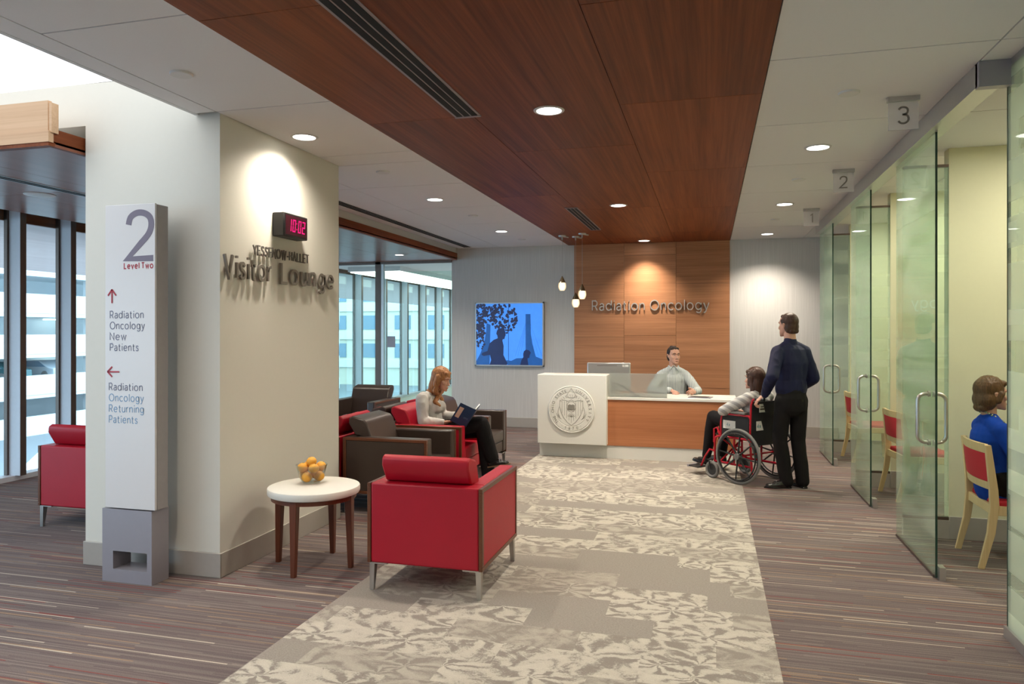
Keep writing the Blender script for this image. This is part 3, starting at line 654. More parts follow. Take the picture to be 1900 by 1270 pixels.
for y, lab in ((5.55, 'recessed ceiling light panel in consulting room 3'), (7.6, 'recessed ceiling light panel in consulting room 2'), (9.7, 'recessed ceiling light panel in consulting room 1')):
    t = thing('troffer_light', lab, 'ceiling light', (2.75, y, CZ), 0, 'room ceiling lights')
    f = MB(); f.box(-.62, .62, -.32, .32, -.012, 0); f.build('frame', 'trim', t)
    M.setdefault('troffer', emit('troffer_glow', (1, .94, .72), 1.1)); f = MB(); f.box(-.58, .58, -.28, .28, -.016, -.012); f.build('diffuser', 'troffer', t)
    l = bpy.data.lights.new('lamp', 'AREA'); l.shape = 'RECTANGLE'; l.size = 1.1; l.size_y = .5; l.energy = ROOM; l.color = (1, .94, .76); lo = bpy.data.objects.new('lamp', l); C.objects.link(lo); lo.parent = t; lo.location = (0, 0, -.03)
# ------------------------------------------------------------------ wall lettering, clock, pylon sign, picture
CX_ = -3.163; uy = (0, 1, 0)
o = thing('wall_lettering', 'x', 'sign', (0, 0, 0)); 
for wd, y0, y1 in (('Visitor', 4.205, 4.735), ('Lounge', 4.872, 5.655)): f = MB(); sans(f, wd, (CX_ + .012, y0, 2.018), uy, Z0, width=y1 - y0, cap=.150, depth=.018, wt=.14); f.build('word', 'lettersteel', o)
tag(o, 'raised grey metal letters reading Visitor Lounge on the column wall', 'sign', 'wall lettering')
f = MB()
f = MB(); sans(f, 'YESSENOW-HALLET', (CX_ + .012, 4.53, 2.200), uy, Z0, width=.74, cap=.066, depth=.010, wt=.13)
o = f.build('wall_lettering', 'lettergrey'); tag(o, 'small raised dark letters reading YESSENOW-HALLET above the lounge name', 'sign', 'wall lettering')
t = thing('wall_clock', 'black digital wall clock with red numerals on the column wall', 'clock', (CX_, 4.955, 2.452))
f = MB(); f.box(0, .10, -.165, .165, -.09, .09); f.build('case', 'dark', t, bevel=.008)
M['clockface'] = plain('clock_window', (.045, .004, .012), .3); f = MB(); f.box(.10, .1015, -.145, .145, -.072, .072); f.build('display_window', 'clockface', t)
M['led'] = emit('led_red', (1.0, .02, .20), 1.2); f = MB()
SEG = {'0': 'abcdef', '1': 'bc', '2': 'abged'}
def digit(ch, y):
    w, h, b = .040, .096, .010
    R = {'a': (0, w, h - b, h), 'd': (0, w, 0, b), 'g': (0, w, h / 2 - b / 2, h / 2 + b / 2), 'b': (w - b, w, h / 2 + .002, h - .002), 'c': (w - b, w, .002, h / 2 - .002), 'f': (0, b, h / 2 + .002, h - .002), 'e': (0, b, .002, h / 2 - .002)}
    for s in SEG[ch]:
        a, c, z0, z1 = R[s]; sk = .12; f.raw([(.1018, y + a + sk * z0, z0 - .047), (.1018, y + c + sk * z0, z0 - .047), (.1018, y + c + sk * z1, z1 - .047), (.1018, y + a + sk * z1, z1 - .047), (.1026, y + a + sk * z0, z0 - .047), (.1026, y + c + sk * z0, z0 - .047), (.1026, y + c + sk * z1, z1 - .047), (.1026, y + a + sk * z1, z1 - .047)], [(0, 1, 2, 3), (4, 5, 6, 7), (0, 1, 5, 4), (1, 2, 6, 5), (2, 3, 7, 6), (3, 0, 4, 7)])
for ch, y in zip('1002', (-.112, -.056, .020, .076)): digit(ch, y)
for z in (-.022, .022): f.box(.1018, .1026, .0005, .008, z - .005, z + .005)
f.build('numerals', 'led', t)
# pylon
t = thing('wayfinding_pylon', 'tall frosted white floor sign with a mauve 2 and grey base by the column', 'sign', (-3.685, 3.955, 0))
f = MB(); f.box(-.160, .225, .0, .098, .487, 2.475); f.build('column', 'signside', t, bevel=.003)
f = MB(); f.box(-.172, .222, -.016, 0, .487, 2.48); f.build('face_panel', 'signwhite', t, bevel=.003)
f = MB()
f.box(-.196, .195, -.016, .138, .205, .480); f.box(-.196, -.110, -.016, .138, .085, .205); f.box(.158, .195, -.016, .138, .085, .205); f.box(-.196, .195, -.016, .138, 0, .085)
f.build('base', 'greymetal', t)
yy = -.0175
def pl(s, x, z, m, cap, name='lettering', off=.115, align='L', st=1.0, width=None):
    f = MB(); sans(f, s, (x, yy + .0025, z), X0, Z0, cap=cap, width=width, depth=.0025, wt=off, align=align, stretch=st); f.build(name, m, t)
pl('2', .208, 2.124, 'inkgrey', .300, 'numeral', .135, 'R', width=.20); pl('Level Two', .205, 2.060, 'inkred', .036, off=.20, align='R', width=.225)
for i, (s, w_) in enumerate((('Radiation', .262), ('Oncology', .272), ('New', .127), ('Patients', .222))): pl(s, -.132, 1.736 - .0713 * i, 'inkslate', .046, off=.125, width=w_)
for i, (s, w_) in enumerate((('Radiation', .262), ('Oncology', .272), ('Returning', .272), ('Patients', .222))): pl(s, -.140, 1.262 - .0713 * i, 'inkslate' if i < 1 else 'inkblue', .046, off=.125, width=w_)
f = MB(); w = .0045
def stroke(a, b): 
    a = V((a[0], 0, a[1])); b = V((b[0], 0, b[1])); d = (b - a).normalized(); n = V((-d.z, 0, d.x)) * w
    f.raw([tuple(p + V((0, yy + q, 0))) for q in (0, -.002) for p in (a + n, a - n, b - n, b + n)], [(0, 1, 2, 3), (4, 5, 6, 7), (0, 1, 5, 4), (1, 2, 6, 5), (2, 3, 7, 6), (3, 0, 4, 7)])
stroke((-.116, 1.835), (-.116, 1.925)); stroke((-.116, 1.925), (-.148, 1.885)); stroke((-.116, 1.925), (-.084, 1.885)); f.build('up_arrow', 'inkred', t)
f = MB(); stroke((-.152, 1.383), (-.058, 1.383)); stroke((-.152, 1.383), (-.115, 1.416)); stroke((-.152, 1.383), (-.115, 1.350)); f.build('left_arrow', 'inkred', t)
# lettering over the desk
o = thing('wall_lettering', 'x', 'sign', (0, 0, 0))
for wd, x0, x1 in (('Radiation', -1.90, -1.045), ('Oncology', -.945, -.022)): f = MB(); sans(f, wd, (x0, YB - .026, 1.998), X0, Z0, width=x1 - x0, cap=.158, depth=.013, wt=.108); f.build('word', 'silver', o)
tag(o, 'raised silver letters reading Radiation Oncology on the wooden wall', 'sign', 'wall lettering')
# backlit picture
t = thing('framed_picture', 'framed blue backlit print of a tree, strollers and a bridge pylon on the ribbed wall', 'picture', (-3.34, YB, 1.598))
W, H = .612, .55
f = MB()
for b in ((-W, W, H - .022, H), (-W, W, -H, -H + .022), (-W, -W + .022, -H, H), (W - .022, W, -H, H)): f.box(b[0], b[1], -.055, 0, b[2], b[3])
f.build('frame', 'alum', t)
def glow(name, c, e):
    g = G(name); n = g.noise(g.obj(), 7, 4); col = g.mix(n, [x * .8 for x in c], [x * 1.2 for x in c])
    return g.done(g.principled(col, .3, **{'Emission Color': col, 'Emission Strength': e}))
M['psky'] = glow('print_blue', (.055, .25, .80), .75); M['pmid'] = glow('print_mid_blue', (.010, .085, .32), .55); M['pdark'] = glow('print_navy', (.010, .022, .10), .4); M['pleaf'] = glow('print_plum', (.02, .022, .075), .35)
f = MB(); f.box(-W + .02, W - .02, -.046, -.02, -H + .02, H - .02)
def flat(pts, y, mi): 
    pts = [((x / 1048 - .5) * 2 * (W - .022), (.5 - z / 955) * 2 * (H - .022)) for x, z in pts]; f.prism(pts, 1, y - .0006, y, mi)
flat([(785, 165), (862, 165), (868, 480), (890, 620), (945, 820), (1048, 860), (1048, 955), (500, 955), (480, 880), (560, 890), (640, 850), (740, 845), (785, 820)], -.0462, 1)
flat([(512, 0), (522, 0), (522, 955), (512, 955)], -.0464, 1)
for x in (930, 985, 1035, 700, 660, 620, 1048): flat([(820, 200), (822, 205), (x + 3, 820), (x, 820)], -.0463, 1)
flat([(165, 300), (230, 330), (222, 620), (215, 955), (0, 955), (0, 900), (70, 770), (130, 600), (160, 430)], -.0466, 1)
random.seed(3)
for k in range(330):
    if k < 120: x, z = random.uniform(0, 330), random.uniform(0, 300)
    elif k < 250: a = random.uniform(0, 2 * PI); r = math.sqrt(random.random()); x, z = 440 + 210 * r * math.cos(a), 230 + 235 * r * math.sin(a)
    else: x, z = random.uniform(0, 130), random.gauss(420, 110)
    x = min(1040, max(6, x)); z = min(940, max(6, z)); R = random.uniform(17, 34); n = 7
    flat([(max(0, x + R * random.uniform(.5, 1) * math.cos(2 * PI * j / n)), max(0, z + R * random.uniform(.5, 1) * math.sin(2 * PI * j / n))) for j in range(n)], -.0468 - k * 1e-6, 3)
flat([(330, 430), (350, 395), (400, 380), (450, 395), (468, 450), (472, 490), (460, 520), (452, 552), (425, 555), (420, 580), (440, 660), (436, 800), (500, 930), (490, 955), (215, 955), (240, 880), (220, 800), (120, 820), (85, 800), (95, 770), (180, 740), (215, 620), (280, 565), (345, 540), (340, 500), (322, 470)], -.0475, 2)
flat([(760, 740), (790, 715), (840, 725), (868, 760), (850, 800), (845, 840), (815, 850), (830, 955), (700, 955), (720, 880), (750, 830), (748, 780)], -.0475, 2)
f.build('print', ['psky', 'pmid', 'pdark', 'pleaf'], t)
# ------------------------------------------------------------------ reception desk
t = thing('reception_desk', 'reception desk of white solid surface and wood veneer with a round seal', 'desk', (0, 0, 0))
f = MB(); f.box(-2.185, .30, 9.43, 10.0, 0, .172); f.build('kick_base', 'solid', t)
f = MB(); f.box(-1.30, .31, 9.42, 9.47, .172, .765); f.box(.27, .31, 9.47, 10.1, .172, .765); f.build('front_panel', 'wooddesk', t)
f = MB(); f.box(-1.30, .318, 9.405, 10.12, .765, .800); f.build('worktop', 'solid', t, bevel=.004)
f = MB(); f.box(-2.185, -1.28, 9.30, 9.72, .186, 1.085); f.build('end_block', 'solid', t, bevel=.006)
f = MB(); f.box(-2.185, -1.30, 9.72, 10.9, .1, .765); f.box(-2.185, -1.30, 9.72, 10.9, .765, .80); f.build('return_counter', 'solid', t)
sc_ = V((-1.732, 9.30, .640)); R = .305
s1 = MB(); Mx = Matrix.Translation(sc_) @ Matrix.Rotation(PI / 2, 4, 'X')
s1.lathe([(.001, -.002), (R, -.002), (R, .018), (R - .006, .022), (R - .012, .022), (R - .016, .018), (R - .022, .018), (R - .026, .022), (.225, .022), (.222, .019), (.216, .019), (.213, .022), (.001, .022)], 72, Mx=Mx)
so = s1.build('seal_disc', 'solid', t, sharp=20)
f = MB(); zf = .0222
def rel(poly, h=.0035, mi=0): f.prism(poly, 2, zf - .002, zf + h, mi, Mx)
def ring(poly, w=.003): 
    pts = [(x, y, zf) for x, y in poly]; f.tube(pts, w, 6, True, 0, Mx)
shield = [(-.15, .115), (-.09, .118), (-.04, .105), (0, .125), (.04, .105), (.09, .118), (.15, .115), (.152, .03), (.135, -.04), (.10, -.11), (.05, -.17), (0, -.205), (-.05, -.17), (-.10, -.11), (-.135, -.04), (-.152, .03)]
ring(shield); ring([(0, .275), (-.07, .165), (-.02, .15), (.02, .15), (.07, .165)], .003)
for k in range(9):
    x = -.12 + k * .03
    if abs(x) > .055:
        zt = .105; zb = -.12 + abs(x) * 1.1 - .06
        f.tube([(x, zt, zf), (x, zb, zf)], .0022, 5, False, 0, Mx)
    else: f.tube([(x, -.075, zf), (x, -.175 + abs(x), zf)], .002, 5, False, 0, Mx)
ring([(.058 * math.cos(a * PI / 16) * 1.0, .035 + .068 * math.sin(a * PI / 16)) for a in range(32)], .0028)
rel([(-.045, .005), (-.045, .055), (-.02, .065), (0, .058), (0, .005)], .005); rel([(.045, .005), (.045, .055), (.02, .065), (0, .058), (0, .005)], .005); rel([(-.05, -.004), (.05, -.004), (.05, .004), (-.05, .004)], .006)
f.tube([(0, .0, zf + .005), (0, .06, zf + .005)], .002, 5, False, 0, Mx)
for k in range(7): 
    a = -PI / 2 + (k - 3) * .42; f.tube([(0, -.10, zf), (.052 * math.cos(a) , -.10 + .052 * math.sin(a) * -1, zf)], .003, 5, False, 0, Mx)
for k in range(12):
    a = PI * (.5 + (k - 5.5) * .055); f.tube([(.155 * math.cos(a), .005 + .155 * math.sin(a), zf), (.185 * math.cos(a), .005 + .185 * math.sin(a), zf)], .002, 5, False, 0, Mx)
for s in (-1, 1):
    for k in range(3): f.tube([(s * (.13 + .02 * k), -.13 + .01 * k, zf), (s * (.16 + .015 * k), -.10 + .02 * k, zf), (s * (.15 + .02 * k), -.09 + .02 * k, zf)], .003, 5, False, 0, Mx)
    f.tube([(s * .16, .03, zf), (s * .175, -.04, zf), (s * .155, -.10, zf)], .003, 5, False, 0, Mx)
f.build('seal_relief', 'groove', so, sharp=30)
f = MB()
def arc_text(s, a0, a1, rad, cap, flip=False):
    n = len(s)
    for i, ch in enumerate(s):
        if ch == ' ': continue
        a = a0 + (a1 - a0) * i / (n - 1)
        rv = V((math.cos(a), 0, math.sin(a))); ux = V((math.sin(a), 0, -math.cos(a)))
        if flip: ux = -ux; up = -rv; b = sc_ + rv * (rad + cap)
        else: up = rv; b = sc_ + rv * rad
        text(f, ch, b + V((0, -zf + .001, 0)), ux, up, cap=cap, depth=.003, align='C', off=.004)
D = math.radians
arc_text('THE OHIO STATE', D(222), D(108), .229, .036); arc_text('UNIVERSITY', D(72), D(-32), .229, .036); arc_text('·1870·', D(240), D(300), .229, .036, True)
f.build('seal_lettering', 'groove', so)
# screen, monitor, papers
o = MB().box(-1.262, -.53, 9.435, 9.447, .8, 1.108).build('desk_screen', 'frost'); tag(o, 'frosted glass privacy screen standing on the reception counter', 'screen')
t = thing('computer_monitor', 'silver back of a computer monitor behind the frosted screen', 'monitor', (-1.345, 10.0, .80), math.radians(4))
f = MB(); f.box(-.295, .295, -.012, .02, .03, .42); f.build('housing', 'alum', t, bevel=.012)
f = MB(); f.box(-.16, .11, -.0135, -.012, .375, .380); f.build('vent_slot', 'bronze', t)
f = MB(); f.box(.185, .265, -.0135, -.012, .362, .392); f.build('asset_tag', 'paper', t)
f = MB(); sans(f, '10', (.205, -.0138, .370), X0, Z0, cap=.015, depth=.0005); f.build('tag_lettering', 'dark', t)
f = MB(); f.box(-.03, .03, -.03, -.012, .02, .25); f.box(-.1, .1, -.09, .06, .0, .012); f.build('stand', 'alum', t, bevel=.004)
t = thing('desk_lamp', 'dark slanting arm seen blurred through the frosted screen', 'lamp arm', (-1.0, 9.62, .80))
f = MB(); f.tube([(.06, 0, .01), (-.10, .02, .12), (-.22, .04, .17)], .012, 8); f.build('arm', 'dark', t); f = MB(); f.lathe([(.05, 0), (.05, .012), (.001, .014)], 18, (.06, 0, 0)); f.build('base', 'dark', t)
t = thing('clipboard', 'thin dark tablet with paper lying on the counter by the receptionist', 'tablet', (-.12, 9.62, .80), math.radians(-12))
f = MB(); f.box(-.14, .14, -.09, .09, .0005, .010); f.build('board', 'greymetal', t); f = MB(); f.box(-.12, .10, -.07, .07, .010, .012); f.build('sheet', 'dark', t)
o = MB().box(-.16, .16, -.10, .10, .0005, .003).build('paper_sheet', 'paper'); o.location = (.08, 9.66, .80); o.rotation_euler = (0, 0, .3); tag(o, 'white paper lying beside the tablet on the counter', 'paper')
# ------------------------------------------------------------------ armchairs
def armchair(kind, label, loc, rz):
    """faces +Y; .768 wide, .82 deep"""
    m = kind; t = thing('armchair', label, 'armchair', loc, rz, 'armchairs')
    for s in (-1, 1):
        f = MB(); x0, x1 = sorted((s * .384, s * .360)); b = .026
        f.box(x0, x1, -.41, .41, .18, .18 + b); f.box(x0, x1, -.41, .41, .685 - b, .685); f.box(x0, x1, -.41, -.41 + b + .006, .18 + b, .685 - b); f.box(x0, x1, .41 - b, .41, .18 + b, .685 - b)
        fr = f.build('side_frame', 'woodtrim', t, bevel=.002, seg=1)
        f = MB(); x0, x1 = sorted((s * .380, s * .355)); f.box(x0, x1, -.41 + b + .007, .41 - b - .001, .18 + b, .685 - b); f.build('side_panel', m, fr, bevel=.004)
        f = MB(); x0, x1 = sorted((s * .2555, s * .360)); f.box(x0, x1, -.292, .408, .20, .688); f.build('arm', m, t, bevel=.014, seg=3)
        for y in (-1, 1):
            g = MB(); y0 = y * .400; x = s * .372
            g.raw([(x - s * .0, y0 - .0, .18), (x - s * .035, y0, .18), (x - s * .028, y0, 0), (x - s * .0, y0, 0), (x, y0 - y * .045, .18), (x - s * .035, y0 - y * .045, .18), (x - s * .028, y0 - y * .02, 0), (x, y0 - y * .02, 0)], [(0, 1, 2, 3), (4, 5, 6, 7), (0, 1, 5, 4), (1, 2, 6, 5), (2, 3, 7, 6), (3, 0, 4, 7)])
            g.box(*sorted((x, x - s * .12)), *sorted((y0, y0 - y * .05)), .172, .18)
            g.build('leg', 'steel', t)
    f = MB(); f.box(-.360, .360, -.408, -.292, .18, .688); f.build('back', m, t, bevel=.012, seg=3)
    f = MB(); f.box(-.255, .255, -.29, .395, .20, .325); f.build('seat_base', m, t, bevel=.010)
    f = MB(); f.box(-.253, .253, -.285, .408, .328, .465); f.build('seat_cushion', m, t, bevel=.022, seg=3)
    f = MB(); f.prism([(-.10, .468), (-.215, .80), (-.245, .835), (-.365, .865), (-.398, .85), (-.402, .80), (-.335, .692), (-.286, .688), (-.25, .468)], 0, -.290, .290)
    bc = f.build('back_cushion', m, t, bevel=.013, seg=2)
    return t
R90 = PI / 2
reds = armchair('red', 'red leather armchair nearest the camera, seen from behind beside the round table', (-1.723, 4.642, 0), 0)
brown = armchair('brown', 'dark brown armchair nearest the column, facing the carpet path behind the round table', (-2.82, 6.38, 0), -R90)
place(reds, 'red leather armchair in which the reading woman sits', (-2.82, 7.30, 0), -R90)
place(brown, 'dark brown leather armchair beside the reading woman, nearest the white desk block', (-2.82, 8.22, 0), -R90)
place(reds, 'red armchair half hidden behind the column wall, back to back with the nearest brown', (-3.67, 6.36, 0), R90)
place(brown, 'dark brown leather armchair seen from behind, back to back with the reading woman', (-3.67, 7.28, 0), R90)
place(reds, 'red leather armchair of which only the back cushion shows behind the reading woman', (-3.67, 8.19, 0), R90)
place(brown, 'dark brown leather armchair facing the camera before the corridor glass screen', (-4.755, 9.44, 0), PI)
place(reds, 'red leather armchair standing alone by the tall windows left of the pylon sign', (-5.09, 5.29, 0), 0)
# ------------------------------------------------------------------ side table with fruit
t = thing('side_table', 'round side table with white top and dark tapered wooden legs beside the column', 'table', (-2.70, 4.60, 0))
f = MB(); f.lathe([(.001, .508), (.300, .508), (.314, .514), (.318, .524), (.318, .552), (.314, .560), (.305, .563), (.001, .563)], 64); f.build('tabletop', 'solid', t)
f = MB(); f.lathe([(.270, .478), (.292, .478), (.292, .508), (.270, .508)], 48); f.build('apron', 'woodleg', t)
for a in range(4):
    an = D(100 + 90 * a + -8); Mx = Matrix.Translation((.268 * math.cos(an), .268 * math.sin(an), 0)) @ Matrix.Rotation(an, 4, 'Z')
    f = MB(); a0, b0 = .026, .016; Q = [(-1, -1), (1, -1), (1, 1), (-1, 1)]
    f.raw([(x * a0, y * a0, .507) for x, y in Q] + [(x * b0 + .012, y * b0, 0) for x, y in Q], [(0, 1, 2, 3), (4, 5, 6, 7), (0, 1, 5, 4), (1, 2, 6, 5), (2, 3, 7, 6), (3, 0, 4, 7)], Mx); f.build('leg', 'woodleg', t, bevel=.003)
BX, BY, BZ = -2.76, 4.665, .563
f = MB(); f.lathe([(.001, .001), (.052, .001), (.060, .004), (.088, .05), (.106, .118), (.112, .132), (.108, .132), (.101, .118), (.082, .05), (.056, .012), (.001, .009)], 40)
o = f.build('glass_bowl', 'bowl'); o.location = (BX, BY, BZ); tag(o, 'clear glass bowl holding oranges on the round table', 'bowl')
spots = [(.0, -.062, .052), (.062, .0, .052), (0, .06, .052), (-.06, 0, .052), (.045, -.045, .112), (-.048, -.040, .112), (-.052, .046, .110), (.05, .046, .112), (0, 0, .150)]
labs = ['at the bottom front of the bowl', 'at the bottom right of the bowl', 'at the bottom back of the bowl', 'at the bottom left of the bowl', 'in the upper layer, front right', 'in the upper layer, front left', 'in the upper layer, back left', 'in the upper layer, back right', 'on top of the pile']
proto = None
for (x, y, z), lb in zip(spots, labs):
    if proto is None:
        proto = thing('orange', 'orange ' + lb, 'fruit', (BX + x, BY + y, BZ + z), 0, 'oranges in the bowl')
        f = MB(); f.lathe([(.0365 * math.sin(PI * i / 14) + .0003, -.035 * math.cos(PI * i / 14)) for i in range(15)], 24); f.build('peel', 'orange', proto)
        M['stem'] = plain('stem_brown', (.16, .11, .03), .7); f = MB(); f.lathe([(.004, .034), (.0045, .0365), (.001, .037)], 8); f.build('stem', 'stem', proto)
    else:
        o = place(proto, 'orange ' + lb, (BX + x, BY + y, BZ + z), random.uniform(0, 6)); o.rotation_euler = (random.uniform(-.5, .5), random.uniform(-.5, .5), 0)
# ------------------------------------------------------------------ wooden consulting room chairs
def sweep_bar(mb, pts, w, d):
    """rectangular bar through (y, z) points at given x; w across x, d along y"""
    vs = []; fs = []
    for (x, y, z, ww, dd) in pts: vs += [(x - ww, y - dd, z), (x + ww, y - dd, z), (x + ww, y + dd, z), (x - ww, y + dd, z)]
    k = len(pts)
    for i in range(k - 1):
        for j in range(4): fs.append((4 * i + j, 4 * i + (j + 1) % 4, 4 * i + 4 + (j + 1) % 4, 4 * i + 4 + j))
    fs += [(3, 2, 1, 0), tuple(range(4 * k - 4, 4 * k))]
    mb.raw(vs, fs)
def wood_chair(label, loc, rz):
    t = thing('wooden_chair', label, 'chair', loc, rz, 'wooden consulting room chairs')
    for s in (-1, 1):
        x = s * .245
        f = MB(); sweep_bar(f, [(x * 1.0, -.275, 0, .014, .019), (x, -.215, .25, .016, .024), (x, -.195, .44, .017, .028), (x, -.200, .55, .017, .026), (x, -.235, .86, .015, .018)], 0, 0); f.build('rear_leg', 'blond', t, bevel=.003)
        f = MB(); sweep_bar(f, [(x, .235, 0, .014, .015), (x, .225, .44, .017, .02)], 0, 0); f.build('front_leg', 'blond', t, bevel=.003)
    f = MB()
    for y0, y1, x0, x1 in ((-.20, .235, -.255, -.232), (-.20, .235, .232, .255), (.215, .238, -.24, .24), (-.21, -.185, -.24, .24)): f.box(x0, x1, y0, y1, .375, .44)
    f.build('seat_frame', 'blond', t, bevel=.003)
    f = MB(); f.box(-.235, .235, -.185, .245, .43, .475); f.build('seat_pad', 'redpad', t, bevel=.015, seg=3)
    def back_board(name, z0, z1, m, dx, th, push=0):
        f = MB(); vs = []; fs = []; n = 8
        for i in range(n + 1):
            x = -dx + 2 * dx * i / n; cv = -.035 * (1 - (x / .245) ** 2)
            for z in (z0, z1):
                y = -.200 - .035 * (z - .55) / .31 + cv + push
                vs += [(x, y - th, z), (x, y + th, z)]
        for i in range(n):
            a = 4 * i; b = a + 4
            fs += [(a, b, b + 2, a + 2), (a + 1, a + 3, b + 3, b + 1), (a, a + 1, b + 1, b), (a + 2, b + 2, b + 3, a + 3)]
        fs += [(0, 2, 3, 1), (4 * n, 4 * n + 1, 4 * n + 3, 4 * n + 2)]
        f.raw(vs, fs); f.build(name, m, t, bevel=.003)
    back_board('top_rail', .80, .865, 'blond', .232, .011); back_board('lower_rail', .545, .60, 'blond', .232, .011); back_board('back_panel', .60, .80, 'redpad', .225, .012)
    return t
wc = wood_chair('blond wooden chair with red back panel holding the woman in blue in room 3', (2.09, 5.985, 0), -R90)
place(wc, 'blond wooden chair with red seat in room 2, partly behind the nearest glass door', (1.99, 8.03, 0), -R90 + .12)
place(wc, 'blond wooden chair in room 1 seen edge on behind the middle glass door', (1.98, 10.22, 0), -R90 + .1)
# ------------------------------------------------------------------ wheelchair (faces +Y)
WA = math.radians(47.5); WC = (.4775, 8.44, 0)
t = thing('wheelchair', 'red framed folding wheelchair with black nylon seat in front of the standing man', 'wheelchair', WC, WA)
def torus(R, r, n=48, k=10): return [(R * math.cos(2 * PI * i / n), R * math.sin(2 * PI * i / n)) for i in range(n)]
for s in (-1, 1):
    x = s * .305; c = V((x, -.02, .302)); tilt = 0
    P = lambda R, dx=0: [(x + s * dx, -.02 + a, .302 + b) for a, b in torus(R, 0)]
    f = MB(); f.tube(P(.286), .0155, 10, True); w = f.build('large_wheel', 'rubber', t)
    f = MB(); f.tube(P(.266), .010, 8, True); f.build('rim', 'dark', w)
    f = MB(); f.tube(P(.250, .026), .0085, 8, True)
    for k in range(6):
        a = 2 * PI * k / 6 + .2; f.tube([(x, -.02 + .266 * math.cos(a), .302 + .266 * math.sin(a)), (x + s * .026, -.02 + .25 * math.cos(a), .302 + .25 * math.sin(a))], .004, 6)
    f.build('hand_rim', 'dark', w)
    f = MB()
    for k in range(8):
        a = 2 * PI * k / 8 + .12; f.tube([(x, -.02 + .02 * math.cos(a), .302 + .02 * math.sin(a)), (x, -.02 + .262 * math.cos(a), .302 + .262 * math.sin(a))], [.011, .0075], 8)
    f.build('spokes', 'dark', w)
    f = MB(); f.tube([(x - .03, -.02, .302), (x + .03, -.02, .302)], .034, 18); f.tube([(x + s * .03, -.02, .302), (x + s * .036, -.02, .302)], .014, 12); f.build('hub', 'rubber', w)
    xc = s * .27; yc = .37
    f = MB(); f.tube([(xc, yc + a, .098 + b) for a, b in torus(.078, 0, 28)], .0195, 10, True); cw = f.build('caster_wheel', 'rubber', t)
    f = MB(); f.tube([(xc - .012, yc, .098), (xc + .012, yc, .098)], .062, 20); f.build('caster_hub', 'dark', cw)
    f = MB()
    for d in (-.028, .028): f.tube([(xc + d, yc, .098), (xc + d, yc + .03, .205)], .007, 8)
    f.box(xc - .034, xc + .034, yc + .012, yc + .052, .20, .212); f.build('caster_fork', 'dark', cw)
    xf = s * .225; q = .0125
    f = MB()
    f.tube([(xf, -.14, .12), (xf, -.115, .5), (xf, -.13, .86), (xf, -.15, .915), (xf, -.19, .93), (xf, -.22, .93)], q, 12)
    f.tube([(xf, -.125, .48), (xf, .30, .48), (xf, .36, .46), (xf, .375, .40), (xf, .375, .18)], q, 12)
    f.tube([(xf, -.14, .19), (xf, .375, .19)], q, 12)
    f.tube([(xf, .375, .30), (xf, .45, .31), (xf, .52, .22), (xf, .58, .10)], q * .9, 10)
    f.tube([(xf, .30, .49), (xf, .34, .57), (xf, .385, .55), (xf, .385, .40)], q, 12)
    f.tube([(xf, -.125, .70), (xf, -.10, .735), (xf, .20, .735), (xf, .27, .71), (xf, .285, .63), (xf, .285, .48)], q, 12)
    f.tube([(xf, .10, .48), (xf, .10, .19)], q * .9, 10)
    f.build('side_tubes', 'redpaint', t)
    f = MB(); f.tube([(xf, -.185, .93), (xf, -.30, .93)], .0185, 12); f.build('push_grip', 'dark', t)
    f = MB(); f.box(xf - .025, xf + .025, -.06, .21, .748, .775); f.build('arm_pad', 'rubber', t, bevel=.008)
    f = MB(); f.box(xf - .004, xf + .004, -.10, .27, .50, .73); g_ = f.build('side_guard', 'nylon', t)
    f = MB(); f.box(*sorted((xf + s * .0042, xf + s * .0055)), .08, .25, .575, .665); f.build('label', 'paper', g_)
    f = MB(); ux = (0, -1, 0) if s < 0 else (0, 1, 0); sans(f, '4x', (xf + s * .0056, .20 if s < 0 else .12, .605), ux, Z0, cap=.032, depth=.0008); M.setdefault('teal', plain('teal_print', (.03, .22, .27), .6)); f.build('label_print', 'teal', g_)
    f = MB(); f.tube([(xf + s * .03, .06, .53), (xf + s * .035, .14, .57)], .008, 8); f.tube([(xf + s * .01, .28, .43), (xf + s * .04, .30, .43)], .012, 10); f.build('brake', 'chrome', t)
    f = MB(); f.box(xf - s * .0 - .085, xf + .085, .55, .70, .088, .102); f.box(xf - .09, xf + .09, .69, .715, .082, .108, 1); f.build('footplate', ['dark', 'greymetal'], t, bevel=.003)
f = MB()
f.tube([(-.225, .30, .19), (.225, .30, .47)], .011, 10); f.tube([(.225, .30, .19), (-.225, .30, .47)], .011, 10)
f.tube([(-.29, -.02, .302), (.29, -.02, .302)], .011, 10); f.build('cross_brace', 'redpaint', t)
f = MB(); f.box(-.222, .222, -.12, .38, .487, .505); f.build('seat', 'nylon', t, bevel=.006)
f = MB(); n = 8; vs = []; fs = []
for i in range(n + 1):
    x = -.226 + .452 * i / n; cv = -.035 * (1 - (x / .226) ** 2)
    for z, dy in ((.42, 0), (.895, -.02)): vs += [(x, -.128 + cv + dy, z), (x, -.112 + cv + dy, z)]
for i in range(n):
    a = 4 * i; b = a + 4; fs += [(a, b, b + 2, a + 2), (a + 1, a + 3, b + 3, b + 1), (a, a + 1, b + 1, b), (a + 2, b + 2, b + 3, a + 3)]
fs += [(0, 2, 3, 1), (4 * n, 4 * n + 1, 4 * n + 3, 4 * n + 2)]
f.raw(vs, fs); br = f.build('backrest', 'nylon', t)
f = MB(); f.box(-.15, -.03, -.176, -.174, .78, .87); f.build('label', 'paper', br); f = MB(); f.box(-.185, -.055, -.166, -.1635, .585, .685); f.build('label', 'paper', br)
f = MB()
sans(f, '4x', (-.172, -.1665, .615), X0, Z0, cap=.036, depth=.0008, wt=.2); f.build('label_print', 'teal', br)
